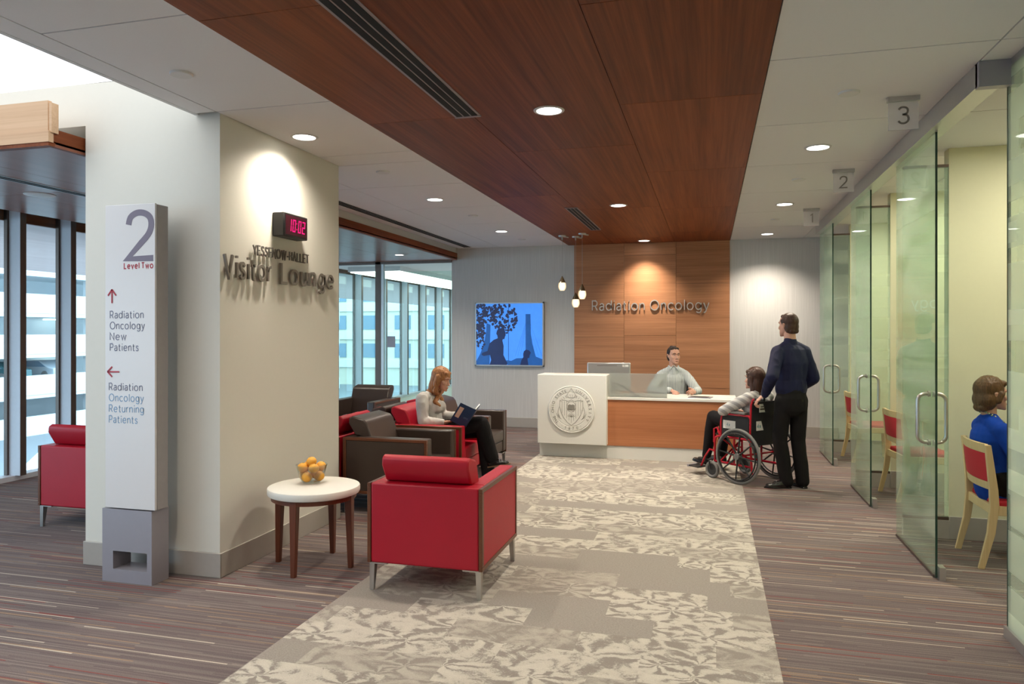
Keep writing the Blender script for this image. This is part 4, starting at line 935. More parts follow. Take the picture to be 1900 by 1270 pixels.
f = MB(); f.box(-.13, -.05, -.1768, -.176, .835, .845); f.box(-.14, -.04, -.1768, -.176, .805, .822); f.build('label_lines', 'bronze', br)
# ------------------------------------------------------------------ people
def capsule(p1, r1, p2, r2, side=None, flat=1.0, n=18):
    p1, p2 = V(p1), V(p2); a = (p2 - p1); L = a.length
    a = a / L if L > 1e-6 else V((0, 0, 1))
    if side is None: u, w = perp(a)
    else:
        u = V(side); u = (u - a * u.dot(a)).normalized(); w = a.cross(u)
    rows = []
    for k in range(5):
        th = PI / 2 * (1 - k / 4.0); rows.append((p1 - a * (r1 * min(1, flat) * math.sin(th)), r1 * math.cos(th) + 1e-4))
    for k in range(5):
        th = PI / 2 * k / 4.0; rows.append((p2 + a * (r2 * min(1, flat) * math.sin(th)), r2 * math.cos(th) + 1e-4))
    vs = []; fs = []
    for c, r in rows:
        for j in range(n):
            t = 2 * PI * j / n; vs.append(c + u * (r * math.cos(t)) + w * (r * flat * math.sin(t)))
    for i in range(len(rows) - 1):
        for j in range(n): fs.append((i * n + j, i * n + (j + 1) % n, (i + 1) * n + (j + 1) % n, (i + 1) * n + j))
    fs += [tuple(range(n))[::-1], tuple(range((len(rows) - 1) * n, len(rows) * n))]
    return vs, fs
def ellip(c, rx, ry, rz, R=None, n=20):
    vs = []; fs = []; k = 12; c = V(c)
    for i in range(k + 1):
        th = PI * i / k; r = max(math.sin(th), .01)
        for j in range(n):
            t = 2 * PI * j / n; p = V((rx * r * math.cos(t), ry * r * math.sin(t), -rz * math.cos(th)))
            vs.append(c + (R @ p if R else p))
    for i in range(k):
        for j in range(n): fs.append((i * n + j, i * n + (j + 1) % n, (i + 1) * n + (j + 1) % n, (i + 1) * n + j))
    fs += [tuple(range(n))[::-1], tuple(range(k * n, (k + 1) * n))]
    return vs, fs
def fuse(name, prims, voxel, smooth=3, wrinkle=0, wf=9.0, seed=0, stretch=(1, 1, 1)):
    mb = MB()
    for vs, fs in prims: mb.raw(vs, fs)
    me = bpy.data.meshes.new(name + '_src'); me.from_pydata(mb.v, [], mb.f)
    bm = bmesh.new(); bm.from_mesh(me)
    bmesh.ops.recalc_face_normals(bm, faces=bm.faces); bm.to_mesh(me); bm.free()
    o = bpy.data.objects.new(name, me); C.objects.link(o)
    r = o.modifiers.new('r', 'REMESH'); r.mode = 'VOXEL'; r.voxel_size = voxel; r.adaptivity = 0
    if smooth:
        s = o.modifiers.new('s', 'SMOOTH'); s.factor = .5; s.iterations = smooth
    dg = bpy.context.evaluated_depsgraph_get(); out = bpy.data.meshes.new_from_object(o.evaluated_get(dg))
    bpy.data.objects.remove(o); bpy.data.meshes.remove(me); out.name = name
    if wrinkle:
        no = [v.normal.copy() for v in out.vertices]
        for v, nn in zip(out.vertices, no):
            q = V((v.co.x * stretch[0], v.co.y * stretch[1], v.co.z * stretch[2])) * wf + V((seed, seed, 0))
            d = noise.noise(q) * .65 + (.5 - abs(noise.noise(q * 1.9 + V((5, 1, 2))))) * .6
            v.co += nn * wrinkle * d
    for p in out.polygons: p.use_smooth = True
    out.update()
    return out
HEAD = [(0, .020, .086, .050), (.008, .034, .094, .03), (.022, .045, .096, .00), (.042, .056, .0935, -.035), (.065, .064, .090, -.066), (.09, .069, .088, -.085), (.115, .0725, .083, -.096), (.138, .0745, .088, -.101), (.160, .0745, .087, -.102), (.182, .071, .079, -.097), (.203, .062, .063, -.083), (.219, .046, .040, -.060), (.229, .025, .010, -.032), (.232, .004, -.008, -.014)]
class Person:
    def __init__(s, label, seed=0, hs=1.0):
        s.label = label; s.skin = []; s.kids = []; s.eyes = []; s.seed = seed; s.lips = []; s.brows = []; s.closed = []; s.hs = hs
    def head(s, base, f, up=(0, 0, 1)):
        """base: chin height point on the neck axis; f: facing direction"""
        up = V(up).normalized(); f = V(f); f = (f - up * f.dot(up)).normalized(); r = f.cross(up)
        k = s.hs
        s.H = Hm = Matrix(((r.x * k, f.x * k, up.x * k, base[0]), (r.y * k, f.y * k, up.y * k, base[1]), (r.z * k, f.z * k, up.z * k, base[2]), (0, 0, 0, 1)))
        n = 28; vs = []; fs = []
        for z, hw, fr, bk in HEAD:
            cy = (fr + bk) / 2; hy = (fr - bk) / 2
            for j in range(n):
                t = 2 * PI * j / n; c_, s_ = math.cos(t), math.sin(t); e = .85
                vs.append(Hm @ V((hw * math.copysign(abs(c_) ** e, c_), cy + hy * math.copysign(abs(s_) ** e, s_), z)))
        m = len(HEAD)
        for i in range(m - 1):
            for j in range(n): fs.append((i * n + j, i * n + (j + 1) % n, (i + 1) * n + (j + 1) % n, (i + 1) * n + j))
        fs += [tuple(range(n))[::-1], tuple(range((m - 1) * n, m * n))]
        s.skin.append((vs, fs))
        T = lambda x, y, z: Hm @ V((x, y, z))
        s.T = T
        s.skin += [capsule(T(0, .085, .118), .0085 * k, T(0, .1045, .078), .0115 * k), capsule(T(-.012, .094, .073), .0085 * k, T(.012, .094, .073), .0085 * k),
                   capsule(T(-.016, .093, .044), .0065 * k, T(.016, .093, .044), .0065 * k), capsule(T(-.014, .092, .033), .007 * k, T(.014, .092, .033), .007 * k),
                   capsule(T(-.05, .070, .142), .011 * k, T(-.012, .085, .140), .010 * k), capsule(T(.05, .070, .142), .011 * k, T(.012, .085, .140), .010 * k),
                   capsule(T(-.012, .085, .008), .013 * k, T(.012, .085, .008), .013 * k)]
        for sx in (-1, 1):
            s.skin.append(capsule(T(sx * .073, -.012, .088), .012 * k, T(sx * .082, -.020, .128), .017 * k, side=f, flat=.5))
            s.skin.append(capsule(T(sx * .045, .062, .085), .020 * k, T(sx * .052, .05, .10), .018 * k))
            s.eyes.append((T(sx * .031, .0795, .1215), V(T(sx * .031, .2, .121))))
            s.brows.append((T(sx * .014, .0935, .142), T(sx * .034, .0935, .1475), T(sx * .052, .081, .142)))
        s.lips.append((T(-.019, .0985, .040), T(0, .1015, .0395), T(.019, .0985, .040)))
    def limb(s, lst, a, b, c, ra, rb, rc, bulge=1.08):
        a, b, c = V(a), V(b), V(c); m1 = a.lerp(b, .4); m2 = b.lerp(c, .32)
        lst += [capsule(a, ra, m1, (ra * .6 + rb * .4) * bulge), capsule(m1, (ra * .6 + rb * .4) * bulge, b, rb), capsule(b, rb, m2, (rb * .75 + rc * .25) * bulge), capsule(m2, (rb * .75 + rc * .25) * bulge, c, rc)]
    def hand(s, wrist, d, n, thumb=1, curl=(.5, .7, .5), k=1.0, thumbdir=(.6, .7, .35)):
        w = V(wrist); d = V(d).normalized(); n = V(n); n = (n - d * n.dot(d)).normalized(); t = d.cross(n) * thumb
        P = s.skin
        P.append(capsule(w, .026 * k, w + d * .035 * k, .034 * k, side=t, flat=.55)); P.append(capsule(w + d * .03 * k, .034 * k, w + d * .075 * k, .041 * k, side=t, flat=.36))
        for i in range(4):
            o = (.0275, .0095, -.0085, -.026)[i]; b = w + d * (.088, .094, .090, .080)[i] * k + t * o * k
            L = (.044, .048, .045, .035)[i]; ang = 0; r = (.0088, .0090, .0086, .0076)[i] * k
            dd = (d + t * (.10, .03, -.04, -.12)[i]).normalized(); p = b - d * .012 * k
            for j, (sl, cu) in enumerate(zip((L + .012, L * .66, L * .52), curl)):
                ang += cu; v = dd * math.cos(ang) + n * math.sin(ang); q = p + v * sl * k
                P.append(capsule(p, r, q, r * .9, n=10)); p = q; r *= .92
        b = w + d * .030 * k + t * .026 * k; v = (d * thumbdir[0] + t * thumbdir[1] + n * thumbdir[2]).normalized(); q = b + v * .042 * k
        P.append(capsule(b, .0145 * k, q, .0110 * k, n=12)); v2 = (v * .7 + d * .5 + n * .3).normalized(); P.append(capsule(q, .0108 * k, q + v2 * .034 * k, .0088 * k, n=12))
    def cloth(s, name, prims, mat, voxel=.007, smooth=4, wrinkle=.006, wf=9., label=None, stretch=(1, 1, .6)):
        s.kids.append((name, fuse(name, prims, voxel, smooth, wrinkle, wf, s.seed, stretch), mat, label))
    def hair(s, prims, mat, wf=60, wr=.005, voxel=.005, stretch=(1, 1, .15)):
        s.kids.append(('hair', fuse('hair', prims, voxel, 2, wr, wf, s.seed, stretch), mat, None))
    def finish(s):
        me = fuse('person', s.skin, .0042, 2)
        lips = [p for l in s.lips for p in l]
        me.materials.append(M['skin'])
        o = bpy.data.objects.new('person', me); C.objects.link(o); tag(o, s.label, 'person')
        for n, m, mt, lb in s.kids:
            c = link(n, m, mt, o)
            if lb: c['label'] = lb
        for e, tgt in s.eyes:
            d = (tgt - e).normalized(); f = MB(); vs, fs = ellip(e - d * .0078, .0105, .0105, .0105, n=14); f.raw(vs, fs); eb = f.build('eye', 'eyewhite', o)
            f = MB(); vs, fs = ellip(e - d * .0015, .0058, .0058, .0058, n=12); f.raw(vs, fs); f.build('iris', 'iris', eb)
        if s.closed:
            for e, tgt in s.closed:
                f = MB(); f.tube([e + (tgt - e) * .03 + V((-.0, d_, -.003)) for d_ in (-.012, 0, .012)], [.0012, .0022, .0012], 6); f.build('eyelash', s.browmat, o)
        if s.brows:
            f = MB()
            for l in s.lips: f.tube(l, [.0022, .0048, .0022], 8)
            f.build('lips', 'lip', o)
            for l in s.brows:
                f = MB(); f.tube(l, [.004, .0048, .0022], 8); f.build('eyebrow', s.browmat, o)
        return o
    browmat = 'hairdark'
def shoe(prs, heel, toe, up=(0, 0, 1), k=1.0):
    h, t = V(heel), V(toe); d = (t - h).normalized(); u = V(up); sd = d.cross(u).normalized()
    prs += [capsule(h + d * .035 * k + u * .035 * k, .036 * k, h + d * .12 * k + u * .032 * k, .037 * k, side=sd, flat=.9), capsule(h + d * .12 * k + u * .030 * k, .039 * k, h + d * .225 * k + u * .022 * k, .036 * k, side=sd, flat=.6), capsule(h + d * .04 * k + u * .045 * k, .036 * k, h + d * .06 * k + u * .09 * k, .040 * k),
            capsule(h + d * .05 * k + u * .05 * k, .034 * k, h + d * .15 * k + u * .04 * k, .03 * k)]
    s0 = MB(); pts = [(0.0, .030), (.10, .034), (.17, .045), (.23, .040), (.262, .015)]
    return h, d, sd, u
def sole(p, heel, toe, up=(0, 0, 1), k=1.0, mat='shoe'):
    h, t = V(heel), V(toe); d = (t - h).normalized(); u = V(up); sd = d.cross(u).normalized()
    out = []
    L = [(-.002, .02), (.01, .03), (.08, .032), (.17, .042), (.225, .038), (.255, .02), (.262, .004)]
    poly = [(x, y) for x, y in L] + [(x, -y) for x, y in L[::-1]]
    vs = [h + d * x * k + sd * y * k + u * z for z in (0, .014) for x, y in poly]; n = len(poly)
    fs = [tuple(range(n)), tuple(range(n, 2 * n))] + [(i, (i + 1) % n, n + (i + 1) % n, n + i) for i in range(n)]
    return vs, fs

def rot2(f): f = V((f[0], f[1], 0)).normalized(); return f, V((-f.y, f.x, 0))       # forward, left
def crown(p, mat, sc=1.0, back=0, extra=(), wr=.004):
    T = p.T; k = p.hs * sc
    h = MB(); R = p.H.to_3x3().normalized()
    prims = [ellip(T(0, -.022, .154), .083 * k, .101 * k, .094 * k, R), ellip(T(0, -.045, .10), .078 * k, .074 * k, .085 * k, R)] + list(extra)
    p.hair(prims, mat, wr=wr)

# --- standing man, seen from behind, left hand on the wheelchair's grip
p = Person('standing man in navy shirt and black trousers holding the wheelchair grip, seen from behind', 1.0)
f, l = rot2((-.50, .866)); O = V((.822, 8.17, 0)); Zv = V((0, 0, 1))
sh = lambda s, z=1.475, w=.19: O + l * (s * w) + Zv * z
hip = lambda s: O + l * (s * .09) + Zv * .95
neck = O + f * .015 + Zv * 1.52
hf = V((-.64, .77, -.04)); hb = O + f * .035 + l * .015 + Zv * 1.598
p.head(hb, hf)
p.skin += [capsule(neck, .062, hb + Zv * .07 - hf * .02, .056), capsule(O + Zv * 1.0, .11, O + Zv * 1.42, .12, side=l, flat=.6)]
Lw = V((.545, 8.10, .965)); Le = V((.610, 7.90, 1.18)); Rw = V((.845, 8.42, .965)); Re = O - l * .255 - f * .02 + Zv * 1.15
p.limb(p.skin, sh(1, 1.42, .15), Le, Lw, .04, .036, .026); p.limb(p.skin, sh(-1, 1.42, .15), Re, Rw, .04, .036, .026)
gd = V((-.75, .20, -.50)); p.hand(Lw, gd, (.2, .35, -1), thumb=-1, curl=(.55, .95, .7)); p.hand(Rw, (-.6, .5, -.5), (0, .4, -1), thumb=1, curl=(.55, .95, .7))
S = [capsule(O + Zv * 1.04, .176, O + Zv * 1.12, .172, side=l, flat=.64), capsule(O + Zv * 1.12, .170, O - f * .008 + Zv * 1.32, .186, side=l, flat=.60), capsule(O - f * .01 + Zv * 1.32, .185, O - f * .005 + Zv * 1.42, .165, side=l, flat=.58),
     capsule(sh(1, 1.435, .138), .064, sh(-1, 1.435, .138), .064), capsule(neck - Zv * .01, .060, sh(1, 1.445, .15), .056), capsule(neck - Zv * .01, .060, sh(-1, 1.445, .15), .056), capsule(neck - Zv * .03, .072, neck + Zv * .028, .066),
     capsule(O + Zv * 1.00, .160, O + Zv * 1.05, .166, side=l, flat=.64)]
p.limb(S, sh(1, 1.425, .158), Le, Lw + (Le - Lw) * .12, .072, .060, .042, 1.0); p.limb(S, sh(-1, 1.425, .158), Re, Rw + (Re - Rw) * .1, .072, .060, .042, 1.0)
p.cloth('shirt', S, 'navy', wrinkle=.014, wf=8)
Lk = O + l * .105 + f * .05 + Zv * .50; Rk = O - l * .105 + f * .03 + Zv * .50; La = V((.775, 8.155, .10)); Ra = O - l * .125 - f * .02 + Zv * .10
T_ = [capsule(O + Zv * .90, .168, O + Zv * 1.015, .163, side=l, flat=.68), capsule(O - f * .015 + Zv * .86, .172, O - f * .01 + Zv * .94, .172, side=l, flat=.68)]
for h_, k_, a_ in ((hip(1), Lk, La), (hip(-1), Rk, Ra)): p.limb(T_, h_ - Zv * .03, k_, a_ - Zv * .03, .092, .074, .068, 1.0)
p.cloth('trousers', T_, 'charcoal', wrinkle=.010, wf=6)
p.limb(p.skin, hip(1), Lk, La, .08, .055, .04); p.limb(p.skin, hip(-1), Rk, Ra, .08, .055, .04)
for h_, t_ in ((V((.82, 8.16, 0)), V((.545, 8.10, 0))), (Ra - f * .05 - Zv * .10, Ra + f * .2 - Zv * .10)):
    q = []; shoe(q, h_, t_, k=1.08); q.append(sole(p, h_, t_, k=1.08)); p.cloth('shoe', q, 'shoe', .005, 2, 0)
T = p.T; belt = [capsule(O + Zv * 1.012, .1665, O + Zv * 1.03, .1665, side=l, flat=.65)]
crown(p, 'hairbrown', 1.0, extra=[capsule(T(-.03, -.082, .055), .028, T(.03, -.082, .055), .028), capsule(T(-.04, .035, .208), .019, T(.04, .035, .208), .019), capsule(T(.069, .005, .128), .010, T(.066, .02, .165), .014), capsule(T(-.069, .005, .128), .010, T(-.066, .02, .165), .014)])
p.finish()
# --- woman seated in the wheelchair
p = Person('woman with dark brown hair and striped grey sweater sitting in the wheelchair', 2.0, .95); p.browmat = 'hairbrown'
ca, sa = math.cos(WA), math.sin(WA)
W_ = lambda x, y, z: V((WC[0] + ca * x - sa * y, WC[1] + sa * x + ca * y, z))
fw = V((-sa, ca, 0)); lw = V((-ca, -sa, 0))
hb = W_(-.0, .015, 1.018); p.head(hb, fw + lw * .25 + Zv * -.03)
p.skin += [capsule(W_(0, -.03, .96), .05, W_(0, -.01, 1.08), .047), capsule(W_(0, .0, .6), .1, W_(0, -.04, .88), .11, side=lw, flat=.6)]
LS, RS = W_(-.165, -.04, .925), W_(.165, -.04, .925); LE, RE = W_(-.255, .235, .765), W_(.25, .20, .73); LW, RW = W_(-.10, .16, .765), W_(.04, .30, .70)
p.limb(p.skin, LS, LE, LW, .04, .034, .023); p.limb(p.skin, RS, RE, RW, .04, .034, .023)
p.hand(LW, W_(.05, .17, 0) - W_(-.10, .16, .0) + V((0, 0, -.02)), (0, 0, -1), thumb=1, curl=(.3, .5, .4), k=.92); p.hand(RW, lw + fw * .2, (0, 0, -1), thumb=-1, curl=(.3, .5, .4), k=.92)
S = [capsule(W_(0, .03, .56), .165, W_(0, .0, .72), .150, side=lw, flat=.72), capsule(W_(0, .0, .72), .150, W_(0, -.035, .88), .165, side=lw, flat=.66), capsule(W_(-.135, -.04, .93), .058, W_(.135, -.04, .93), .058), capsule(W_(-.06, -.04, .955), .055, W_(.06, -.04, .955), .055), capsule(W_(-.07, .05, .82), .065, W_(.07, .05, .82), .065)]
p.limb(S, LS, LE, LW + (LE - LW) * .15, .064, .053, .036); p.limb(S, RS, RE, RW + (RE - RW) * .15, .064, .053, .036)
M['sweater'] = stripes('striped_sweater', (.60, .59, .56), (.36, .355, .35), (.55, .35, .75), 17, .50)
p.cloth('sweater', S, 'sweater', wrinkle=.005)
T_ = [capsule(W_(-.09, .05, .585), .115, W_(.09, .05, .585), .115)]
for s in (-1, 1):
    kn = W_(s * .11, .50, .665); an = W_(s * .13, .585, .22)
    p.limb(T_, W_(s * .09, .08, .585), kn, an, .095, .072, .052, 1.02); p.limb(p.skin, W_(s * .09, .08, .585), kn, an, .07, .05, .035)
p.cloth('trousers', T_, 'blackcloth', wrinkle=.006)
for s in (-1, 1):
    q = []; h_ = W_(s * .14, .535, .106); t_ = W_(s * .15, .79, .13); shoe(q, h_, t_, k=.95); q.append(sole(p, h_, t_, k=.95)); p.cloth('shoe', q, 'shoe', .005, 2, 0)
T = p.T
crown(p, 'hairbrown', 1.12, extra=[ellip(T(0, -.045, .03), .094, .082, .16, p.H.to_3x3().normalized()), capsule(T(-.074, .0, .13), .026, T(-.078, -.02, -.03), .024), capsule(T(.074, .0, .13), .026, T(.078, -.02, -.03), .024), capsule(T(-.05, -.075, -.07), .042, T(.05, -.075, -.07), .042), capsule(T(-.055, -.085, -.12), .036, T(.055, -.085, -.12), .036), capsule(T(-.075, -.01, .05), .030, T(-.08, -.05, -.10), .028), capsule(T(.075, -.01, .05), .030, T(.08, -.05, -.10), .028), capsule(T(-.05, .055, .195), .022, T(.05, .055, .195), .022), capsule(T(-.066, .03, .17), .02, T(-.078, .025, .05), .018)])
p.finish()
# --- receptionist
p = Person('man in striped shirt sitting behind the reception counter with hands on the worktop', 3.0)
f, l = rot2((.10, -1)); O = V((-.50, 10.50, 0)); hf = V((.50, -.86, -.03))
hb = O + f * .02 + Zv * 1.195; p.head(hb, hf)
neck = O + Zv * 1.13
p.skin += [capsule(neck, .058, hb + Zv * .07 - hf * .02, .054), capsule(O + Zv * .6, .12, O + Zv * 1.03, .12, side=l, flat=.6)]
LS = O + l * .16 + Zv * 1.03; RS = O - l * .16 + Zv * 1.03
LE = V((-.165, 10.33, .83)); RE = V((-.80, 10.33, .83)); LWr = V((-.20, 10.06, .84)); RWr = V((-.50, 10.10, .84))
p.limb(p.skin, LS, LE, LWr, .045, .038, .026); p.limb(p.skin, RS, RE, RWr, .045, .038, .026)
p.hand(LWr, (-.25, -1, .10), (-.8, -.2, -.4), thumb=-1, curl=(.7, .9, .6)); p.hand(RWr, (.45, -1, -.10), (0.1, 0, -1), thumb=1, curl=(.45, .7, .5))
S = [capsule(O + Zv * .62, .165, O + Zv * .8, .165, side=l, flat=.68), capsule(O + Zv * .8, .168, O + Zv * .96, .188, side=l, flat=.62), capsule(O + l * .13 + Zv * 1.04, .062, O - l * .13 + Zv * 1.04, .062), capsule(neck - Zv * .01, .058, O + l * .16 + Zv * 1.05, .054), capsule(neck - Zv * .01, .058, O - l * .16 + Zv * 1.05, .054), capsule(O + Zv * 1.05, .085, O + Zv * 1.088, .076)]
p.limb(S, O + l * .165 + Zv * 1.03, LE, LWr + (LE - LWr) * .10, .068, .060, .046, 1.0); p.limb(S, O - l * .165 + Zv * 1.03, RE, RWr + (RE - RWr) * .10, .068, .060, .046, 1.0)
p.cloth('shirt', S, 'shirtstripe', wrinkle=.013)
q = [capsule(neck + f * .055 + l * .01 + Zv * .035, .012, neck + f * .088 + l * .055 - Zv * .02, .015, side=f, flat=.6), capsule(neck + f * .055 - l * .01 + Zv * .035, .012, neck + f * .088 - l * .055 - Zv * .02, .015, side=f, flat=.6), capsule(neck + l * .066 + Zv * .03, .013, neck + f * .07 + l * .045 + Zv * .0, .015), capsule(neck - l * .066 + Zv * .03, .013, neck + f * .07 - l * .045 + Zv * .0, .015)]
p.cloth('collar', q, 'shirtstripe', .005, 2, 0)
T_ = [capsule(O + l * .1 + Zv * .55, .12, O - l * .1 + Zv * .55, .12)]
for s in (-1, 1): p.limb(T_, O + l * (s * .1) + Zv * .54, O + l * (s * .13) + f * .42 + Zv * .56, O + l * (s * .13) + f * .30 + Zv * .08, .09, .07, .05)
p.cloth('trousers', T_, 'charcoal')
for s in (-1, 1):
    q = []; h_ = O + l * (s * .13) + f * .24; t_ = h_ + f * .25; shoe(q, h_, t_); q.append(sole(p, h_, t_)); p.cloth('shoe', q, 'shoe', .006, 2, 0)
T = p.T
crown(p, 'hairdark', .99, extra=[capsule(T(-.042, .038, .206), .020, T(.042, .038, .206), .020), capsule(T(-.02, .0, .222), .024, T(.02, -.03, .226), .026), capsule(T(.068, .0, .13), .010, T(.066, .02, .168), .012), capsule(T(-.068, .0, .13), .010, T(-.066, .02, .168), .012)])
p.finish()
oc = thing('office_chair', 'dark office chair hidden behind the reception counter under the receptionist', 'chair', (-.50, 10.52, 0))
f_ = MB(); f_.box(-.24, .24, -.24, .22, .38, .43); f_.build('seat', 'nylon', oc, bevel=.02); f_ = MB(); f_.box(-.2, .2, .16, .2, .55, .9); f_.build('backrest', 'nylon', oc, bevel=.02)
f_ = MB(); f_.tube([(0, 0, .05), (0, 0, .38)], .025, 10)
for k in range(5): f_.tube([(0, 0, .09), (.28 * math.cos(k * 1.2566), .28 * math.sin(k * 1.2566), .03)], .018, 8)
f_.box(-.03, .03, .17, .2, .4, .6); f_.build('base', 'dark', oc)
# --- reading woman in the red armchair
p = Person('woman with strawberry blonde hair in white knit top reading a navy book', 4.0, .95); p.browmat = 'hairginger'
O = V((-2.90, 7.30, 0)); f, l = V((1, 0, 0)), V((0, 1, 0)); Q = lambda x, y, z: O + V((x, y, z))
hb = Q(.105, -.0, 1.035); p.head(hb, (.95, -.10, -.30), up=(.28, 0, .96))
p.skin += [capsule(Q(.02, 0, .97), .05, Q(.085, 0, 1.10), .047), capsule(Q(0, 0, .6), .1, Q(0, 0, .88), .11, side=l, flat=.6)]
RS, LS = Q(-.01, -.175, .945), Q(-.01, .175, .945); RE, LE = Q(.02, -.245, .705), Q(.06, .235, .71); RW, LW = Q(.225, -.165, .70), Q(.30, .14, .74)
p.limb(p.skin, RS, RE, RW, .04, .034, .023); p.limb(p.skin, LS, LE, LW, .04, .034, .023)
p.hand(RW, (.85, .25, .10), (.1, .35, .8), thumb=-1, curl=(.35, .6, .4), k=.92); p.hand(LW, (.9, -.2, .1), (.0, -.5, .7), thumb=1, curl=(.35, .6, .4), k=.92)
S = [capsule(Q(.02, 0, .56), .155, Q(.02, 0, .70), .148, side=l, flat=.76), capsule(Q(.02, 0, .70), .148, Q(.0, 0, .87), .165, side=l, flat=.72), capsule(Q(-.01, -.135, .94), .060, Q(-.01, .135, .94), .060), capsule(Q(.0, -.06, .965), .052, Q(.0, .06, .965), .052),
     capsule(Q(.085, -.06, .84), .068, Q(.085, .06, .84), .068)]
p.limb(S, RS, RE, RW + (RE - RW) * .12, .066, .055, .036); p.limb(S, LS, LE, LW + (LE - LW) * .12, .066, .055, .036)
p.cloth('knit_top', S, 'knit', wrinkle=.013, wf=11)
T_ = [capsule(Q(.03, -.08, .575), .125, Q(.03, .08, .575), .125)]
lk = Q(.58, .05, .60); la = Q(.66, .02, .14); rk = Q(.60, -.07, .69); ra = Q(.70, -.02, .335)
p.limb(T_, Q(.05, .09, .58), lk, la - Zv * .04, .10, .075, .070, 1.02); p.limb(T_, Q(.05, -.09, .59), rk, ra, .10, .078, .070, 1.02)
p.limb(p.skin, Q(.05, .09, .58), lk, la, .07, .05, .035); p.limb(p.skin, Q(.05, -.09, .59), rk, ra, .07, .05, .035)
p.cloth('trousers', T_, 'blackcloth', wrinkle=.008)
q = []; h_ = Q(.60, .02, .0); t_ = Q(.85, .03, 0); shoe(q, h_, t_, k=.95); q.append(sole(p, h_, t_, k=.95)); p.cloth('shoe', q, 'shoe', .005, 2, 0)
q = []; h_ = Q(.66, -.02, .225); t_ = Q(.90, -.05, .275); up = V((-.2, 0, .98)); shoe(q, h_, t_, up, k=.98); p.cloth('shoe', q, 'shoe', .005, 2, 0)
f_ = MB(); vs, fs = sole(p, V(h_), V(t_), up, k=.99); f_.raw(vs, fs); me = f_.build('shoe_sole', 'sole'); me.data.name = 'shoe_sole'; p.kids.append(('shoe_sole', me.data.copy(), 'sole', 'tan shoe sole')); p.kids[-1][1].materials.clear(); bpy.data.objects.remove(me)
T = p.T
crown(p, 'hairginger', 1.10, wr=.006, extra=[ellip(T(0, -.06, .03), .082, .062, .13, p.H.to_3x3().normalized()), capsule(T(-.072, .01, .13), .026, T(-.085, -.0, -.02), .026), capsule(T(-.085, .0, -.02), .028, Q(.10, -.105, .905), .022), capsule(T(-.078, -.01, .14), .03, T(-.086, -.01, .05), .03), capsule(T(.072, .01, .13), .026, T(.085, -.0, -.02), .026), capsule(T(.085, .0, -.02), .028, Q(.10, .105, .905), .022), capsule(T(.078, -.01, .14), .03, T(.086, -.01, .05), .03),
      capsule(T(-.04, -.075, -.06), .042, Q(-.055, -.05, .90), .030), capsule(T(.04, -.075, -.06), .042, Q(-.055, .05, .90), .030), capsule(Q(.10, -.105, .905), .022, Q(.150, -.085, .865), .012), capsule(T(-.045, .055, .195), .02, T(.045, .055, .195), .02)])
p.closed = p.eyes; p.eyes = []
p.finish()
t = thing('book', 'open navy blue book held by the reading woman', 'book', (-2.60, 7.14, .80))
A = V((-.005, -.02, -.075)); Bq = V((.170, -.05, -.14)); up = V((.13, -.035, .19))
def slab(mb, a, b, u, th, mi=0):
    n = (b - a).cross(u).normalized() * th; mb.raw([a, b, b + u, a + u, a + n, b + n, b + u + n, a + u + n], [(0, 1, 2, 3), (4, 5, 6, 7), (0, 1, 5, 4), (1, 2, 6, 5), (2, 3, 7, 6), (3, 0, 4, 7)], None, mi)
f_ = MB(); slab(f_, A, Bq, up, -.003); cv = f_.build('back_cover', 'cover', t)
M['peach'] = plain('peach_panel', (.52, .35, .25), .5); f_ = MB(); e1 = (Bq - A); nn = e1.cross(up).normalized()
slab(f_, A + e1 * .10 + up * .28 + nn * .0005, A + e1 * .36 + up * .28 + nn * .0005, up * .55, .0006); f_.build('cover_photo', 'peach', cv)
f_ = MB(); sans(f_, '2012', A + e1 * .62 + up * .38 + nn * .0006, e1.normalized(), up.normalized(), cap=.016, depth=.0006); f_.build('cover_lettering', 'bluewin', cv)
f_ = MB(); off = V((0, .006, 0)); slab(f_, A + off, Bq + off, up * .97, -.010); f_.build('pages', 'paper', t)
f_ = MB(); B2 = Bq + V((-.02, .20, .03)); slab(f_, Bq + V((0, .004, 0)), B2, up, .003); f_.build('front_cover', 'cover', t)
f_ = MB(); slab(f_, Bq + V((-.004, .004, 0)), B2 + V((-.004, 0, .0)), up * 1.03, -.010); f_.build('right_pages', 'paper', t)
# --- woman in blue in room 3
p = Person('woman with short brown hair and cobalt blue cardigan sitting in consulting room 3', 5.0, .97); p.browmat = 'hairchest'
O = V((1.962, 5.99, 0)); f, l = rot2((1, .10)); Q = lambda a, b, z: O + f * a + l * b + Zv * z
hb = Q(.0, 0, 1.085); p.head(hb, f + l * .15 + Zv * -.06)
p.skin += [capsule(Q(-.02, 0, 1.0), .052, Q(-.02, 0, 1.14), .048), capsule(Q(0, 0, .6), .1, Q(0, 0, .92), .11, side=l, flat=.6)]
LS, RS = Q(-.0, .155, .945), Q(-.0, -.155, .945); LE, RE = Q(.09, .24, .72), Q(.09, -.25, .72); LW, RW = Q(.33, .15, .76), Q(.33, -.15, .76)
p.limb(p.skin, RS, RE, RW, .04, .034, .023); p.limb(p.skin, LS, LE, LW, .04, .034, .023)
p.hand(RW, f, (0, 0, -1), thumb=-1, k=.92); p.hand(LW, f, (0, 0, -1), thumb=1, k=.92)
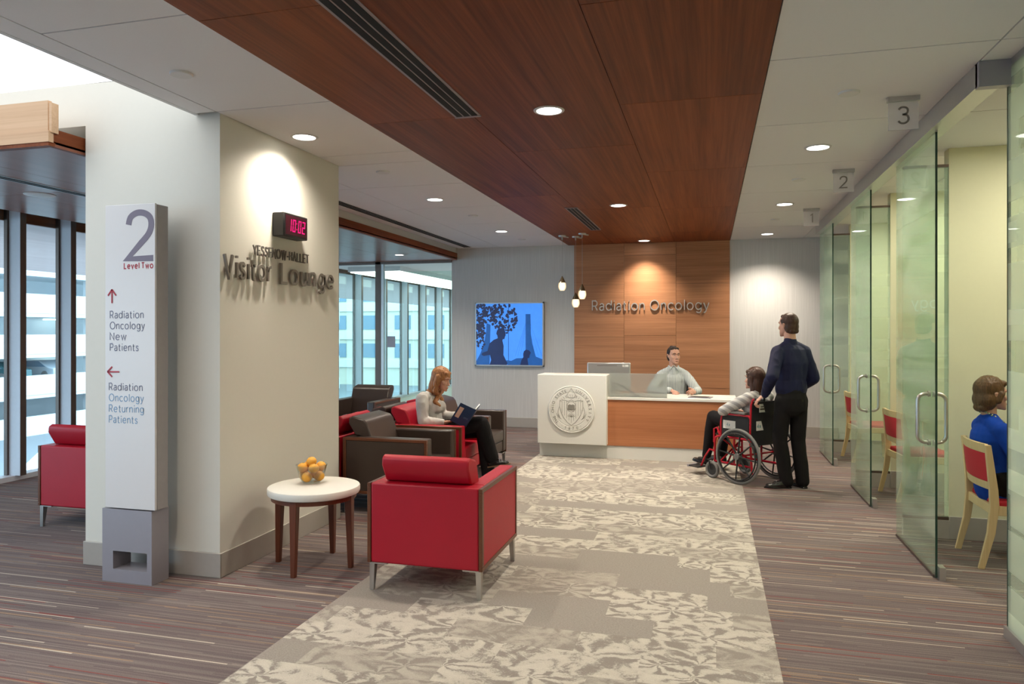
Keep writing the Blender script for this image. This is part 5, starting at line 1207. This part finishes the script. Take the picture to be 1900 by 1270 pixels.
S = [capsule(Q(.02, 0, .52), .165, Q(.02, 0, .70), .160, side=l, flat=.76), capsule(Q(.02, 0, .70), .160, Q(-.005, 0, .88), .180, side=l, flat=.68), capsule(Q(-.01, -.125, .945), .06, Q(-.01, .125, .945), .06), capsule(Q(-.02, 0, 1.015), .060, Q(-.01, .15, .95), .054), capsule(Q(-.02, 0, 1.015), .060, Q(-.01, -.15, .95), .054), capsule(Q(.09, -.07, .84), .085, Q(.09, .07, .84), .085)]
p.limb(S, RS, RE, RW + (RE - RW) * .12, .066, .058, .040, 1.0); p.limb(S, LS, LE, LW + (LE - LW) * .12, .066, .058, .040, 1.0)
p.cloth('cardigan', S, 'cobalt', wrinkle=.006)
T_ = [capsule(Q(.03, -.08, .575), .12, Q(.03, .08, .575), .12)]
for s in (-1, 1): p.limb(T_, Q(.05, s * .09, .575), Q(.44, s * .11, .57), Q(.42, s * .11, .12), .095, .072, .05); p.limb(p.skin, Q(.05, s * .09, .575), Q(.44, s * .11, .57), Q(.42, s * .11, .12), .07, .05, .035)
p.cloth('trousers', T_, 'blackcloth')
for s in (-1, 1):
    q = []; h_ = Q(.38, s * .11, 0); t_ = Q(.63, s * .12, 0); shoe(q, h_, t_, k=.95); q.append(sole(p, h_, t_, k=.95)); p.cloth('shoe', q, 'shoe', .006, 2, 0)
T = p.T
crown(p, 'hairchest', 1.07, wr=.005, extra=[ellip(T(0, -.05, .075), .09, .075, .085, p.H.to_3x3().normalized()), capsule(T(-.076, .02, .12), .024, T(-.075, .0, .07), .022), capsule(T(.076, .02, .12), .024, T(.075, .0, .07), .022), capsule(T(-.045, .06, .195), .022, T(.045, .06, .195), .022), capsule(T(-.03, -.085, .015), .03, T(.03, -.085, .015), .03)])
o = p.finish()
M['beads'] = plain('teal_gold_beads', (.30, .36, .26), .25, .5, var=.8, nscale=90)
f_ = MB()
for k in range(26):
    a = 2 * PI * k / 26; c = Q(-.005 + .075 * math.cos(a), .082 * math.sin(a), 1.0 + .035 - .05 * math.cos(a) * .9); vs, fs = ellip(c, .0085, .0085, .0085, n=8); f_.raw(vs, fs)
f_.build('necklace', 'beads', o)
